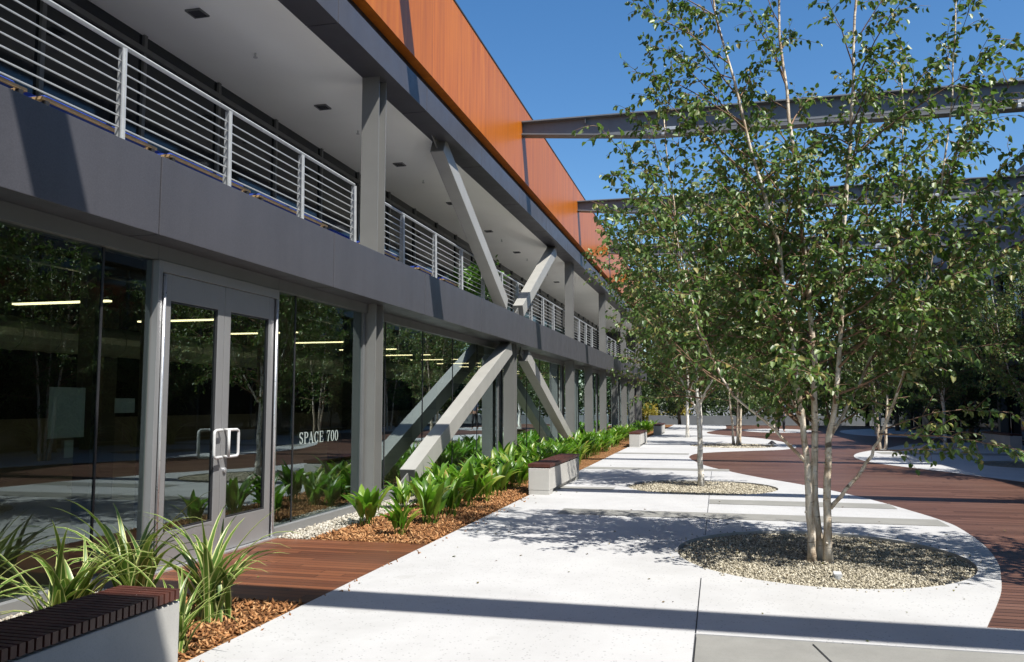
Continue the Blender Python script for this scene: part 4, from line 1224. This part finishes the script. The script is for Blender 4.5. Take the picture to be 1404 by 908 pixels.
# ------------------------------------------------------------------ far end of the court
fw = MB(); fw.box(-5, 14, 62, 62.35, -0.1, 0.55)
tag(fw.build('low_wall', M['wall_far'], origin=(4, 62, 0)), 'low pale wall closing the far end of the courtyard', 'wall')
ym_ = bush_mesh('yellow_shrub', 900, 0.9, 0.7, 0.16, 0.8, 9); ym_.materials.append(M['yellow_leaf'])
for i in range(2):
    o = bpy.data.objects.new('yellow_shrub', ym_); COL.objects.link(o)
    o.location = (-5 + i * 2.1, 64 + (i % 3) * 0.5, 0); o.rotation_euler = (0, 0, i * 1.1)
    tag(o, 'yellow-leaved shrub behind the low wall at the far end', 'shrub', 'yellow shrubs behind the far wall')
hg = np.random.default_rng(4); n_ = 14000
P_ = np.stack([hg.uniform(-14, 30, n_), 66.5 + hg.normal(size=n_) * 0.7, np.abs(hg.normal(size=n_)) * 1.1 + hg.uniform(0, 1.6, n_)], 1)
L_ = 0.26 * hg.uniform(0.6, 1.3, n_)
v_, f_ = leaf_arrays(P_, hg.normal(size=(n_, 3)), hg.normal(size=(n_, 3)) + np.array([0, -0.4, 0.6]), L_, L_ * 0.65)
tag(link_mesh('hedge', np_mesh('hedge', v_, f_), M['far_leaf']), 'tall dark hedge behind the yellow shrubs at the far end', 'hedge')
def far_tree(seed):
    g = np.random.default_rng(seed)
    tr = MB(); tr.tube([(0, 0, -0.1), (0.1, 0, 1.5), (0.05, 0.1, 3.5), (0, 0, 6)], [0.2, 0.16, 0.12, 0.05], 8)
    n = 6500
    c = []
    for k in range(46):
        z = g.uniform(1.6, 8.4); r = 2.9 * math.sin(math.pi * min(1, max(0.08, (z - 0.8) / 8.2))) ** 0.6
        a = g.uniform(0, 6.28); rr = r * math.sqrt(g.uniform(0.1, 1))
        e = (rr * math.cos(a), rr * math.sin(a), z); c.append(e)
        tr.tube([(0, 0, max(1.2, z - 1.6)), (e[0] * 0.5, e[1] * 0.5, z - 0.6), e], [0.06, 0.04, 0.015], 4)
    c = np.array(c)
    P = c[g.integers(0, len(c), n)] + g.normal(size=(n, 3)) * 0.42
    D = g.normal(size=(n, 3)) + np.array([0, 0, -0.4]); N = g.normal(size=(n, 3)) + np.array([0, 0, 0.8])
    L = 0.24 * g.uniform(0.6, 1.3, n)
    return tr, leaf_arrays(P, D, N, L, L * 0.65)
FT = plant_tree((-6.0, 68.0, 0), far_tree(5), 'dark bushy tree beyond the low wall, leftmost of its row', 'tree', 'bushy trees beyond the far wall', 'background_tree', M['bark2'], M['far_leaf'])
for i, (x, y, s, l) in enumerate(((-1.2, 70, 1.0, 'dark bushy tree beyond the low wall, second from the left of its row'), (3.6, 69, 0.95, 'dark bushy tree beyond the low wall, in line with the person'), (8.2, 71, 1.05, 'dark bushy tree beyond the low wall, fourth of its row'),
                      (13, 69, 1.1, 'dark bushy tree beyond the low wall, fifth of its row'), (18, 72, 1.0, 'dark bushy tree beyond the low wall, sixth of its row'), (1.2, 56.5, 0.62, 'dark bushy tree in front of the low wall, left of the person'), (5.6, 57.5, 0.66, 'dark bushy tree in front of the low wall, right of the person'), (-2.6, 58.5, 0.62, 'dark bushy tree in front of the low wall, closest to the glass building'), (9.4, 58.5, 0.7, 'dark bushy tree in front of the low wall, closest to the purple-grey building'), (24, 75, 1.1, 'dark bushy tree beyond the low wall, far right of its row'))):
    copy_tree(FT, (x, y, 0), l, i * 1.3 + 0.5, s)

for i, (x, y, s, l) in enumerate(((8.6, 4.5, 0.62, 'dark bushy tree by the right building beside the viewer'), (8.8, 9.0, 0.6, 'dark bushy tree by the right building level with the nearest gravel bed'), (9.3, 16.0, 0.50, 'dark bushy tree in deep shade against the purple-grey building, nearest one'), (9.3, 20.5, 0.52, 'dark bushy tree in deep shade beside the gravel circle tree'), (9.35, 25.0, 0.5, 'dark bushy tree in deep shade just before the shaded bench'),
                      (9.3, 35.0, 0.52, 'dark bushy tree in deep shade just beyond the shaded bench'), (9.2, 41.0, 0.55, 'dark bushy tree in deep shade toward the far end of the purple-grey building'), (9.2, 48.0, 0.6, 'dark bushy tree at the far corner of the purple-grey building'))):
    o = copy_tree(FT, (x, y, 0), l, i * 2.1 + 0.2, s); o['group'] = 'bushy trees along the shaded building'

# ------------------------------------------------------------------ the person walking far down the deck
def person(loc, face):
    t = thing('person', loc, 'person in dark trousers and blue-grey shirt walking on the far deck', 'person')
    def skin(name, joints, edges, mat):
        me = bpy.data.meshes.new(name)
        me.from_pydata([j[:3] for j in joints], edges, [])
        o = bpy.data.objects.new(name, me); COL.objects.link(o); o.parent = t
        s = o.modifiers.new('skin', 'SKIN'); sd = me.skin_vertices[0].data
        for i, j in enumerate(joints): sd[i].radius = (j[3], j[4] if len(j) > 4 else j[3])
        sd[0].use_root = True
        o.modifiers.new('sub', 'SUBSURF').levels = 2
        o.modifiers['sub'].render_levels = 2
        me.materials.append(mat)
        return o
    sk = NT('skin_tone').set((0.35, 0.2, 0.14), 0.6); sh = NT('blue_grey_shirt').set((0.10, 0.12, 0.17), 0.9); tq = NT('dark_trousers').set((0.012, 0.013, 0.018), 0.9); hr = NT('dark_hair').set((0.02, 0.014, 0.01), 0.6)
    body = skin('body', [(0, 0, .95, .11, .09), (0, 0, 1.2, .11, .08), (0, 0, 1.42, .12, .08), (0, 0, 1.5, .05), (0, .01, 1.58, .06, .065), (0, .01, 1.68, .07, .085), (0, .01, 1.76, .05, .06),
                         (.17, 0, 1.42, .05), (.22, .03, 1.15, .036), (.2, -.08, .92, .028), (.2, -.1, .83, .03), (-.17, 0, 1.42, .05), (-.22, -.05, 1.15, .036), (-.2, -.16, .93, .028), (-.2, -.19, .84, .03),
                         (.09, 0, .88, .085), (.1, -.13, .5, .055), (.1, -.1, .09, .04), (.1, -.24, .05, .035), (-.09, 0, .88, .085), (-.1, .05, .5, .055), (-.1, .2, .1, .04), (-.1, .08, .04, .035)],
                [(0, 1), (1, 2), (2, 3), (3, 4), (4, 5), (5, 6), (2, 7), (7, 8), (8, 9), (9, 10), (2, 11), (11, 12), (12, 13), (13, 14), (0, 15), (15, 16), (16, 17), (17, 18), (0, 19), (19, 20), (20, 21), (21, 22)], sk)
    skin('trousers', [(0, 0, .98, .135, .105), (.09, 0, .86, .105), (.1, -.13, .5, .075), (.1, -.1, .12, .062), (-.09, 0, .86, .105), (-.1, .05, .5, .075), (-.1, .2, .13, .062)], [(0, 1), (1, 2), (2, 3), (0, 4), (4, 5), (5, 6)], tq)
    skin('shirt', [(0, 0, .96, .14, .11), (0, 0, 1.2, .135, .1), (0, 0, 1.41, .14, .1), (.17, 0, 1.42, .07), (.215, .02, 1.2, .055), (-.17, 0, 1.42, .07), (-.215, -.04, 1.2, .055)], [(0, 1), (1, 2), (2, 3), (3, 4), (2, 5), (5, 6)], sh)
    skin('hair', [(0, .02, 1.80, .06, .08), (0, .06, 1.73, .08, .05), (0, .07, 1.64, .06, .03)], [(0, 1), (1, 2)], hr)
    t.rotation_euler = (0, 0, face)
person((3.05, 44.2, -0.004), R(10))
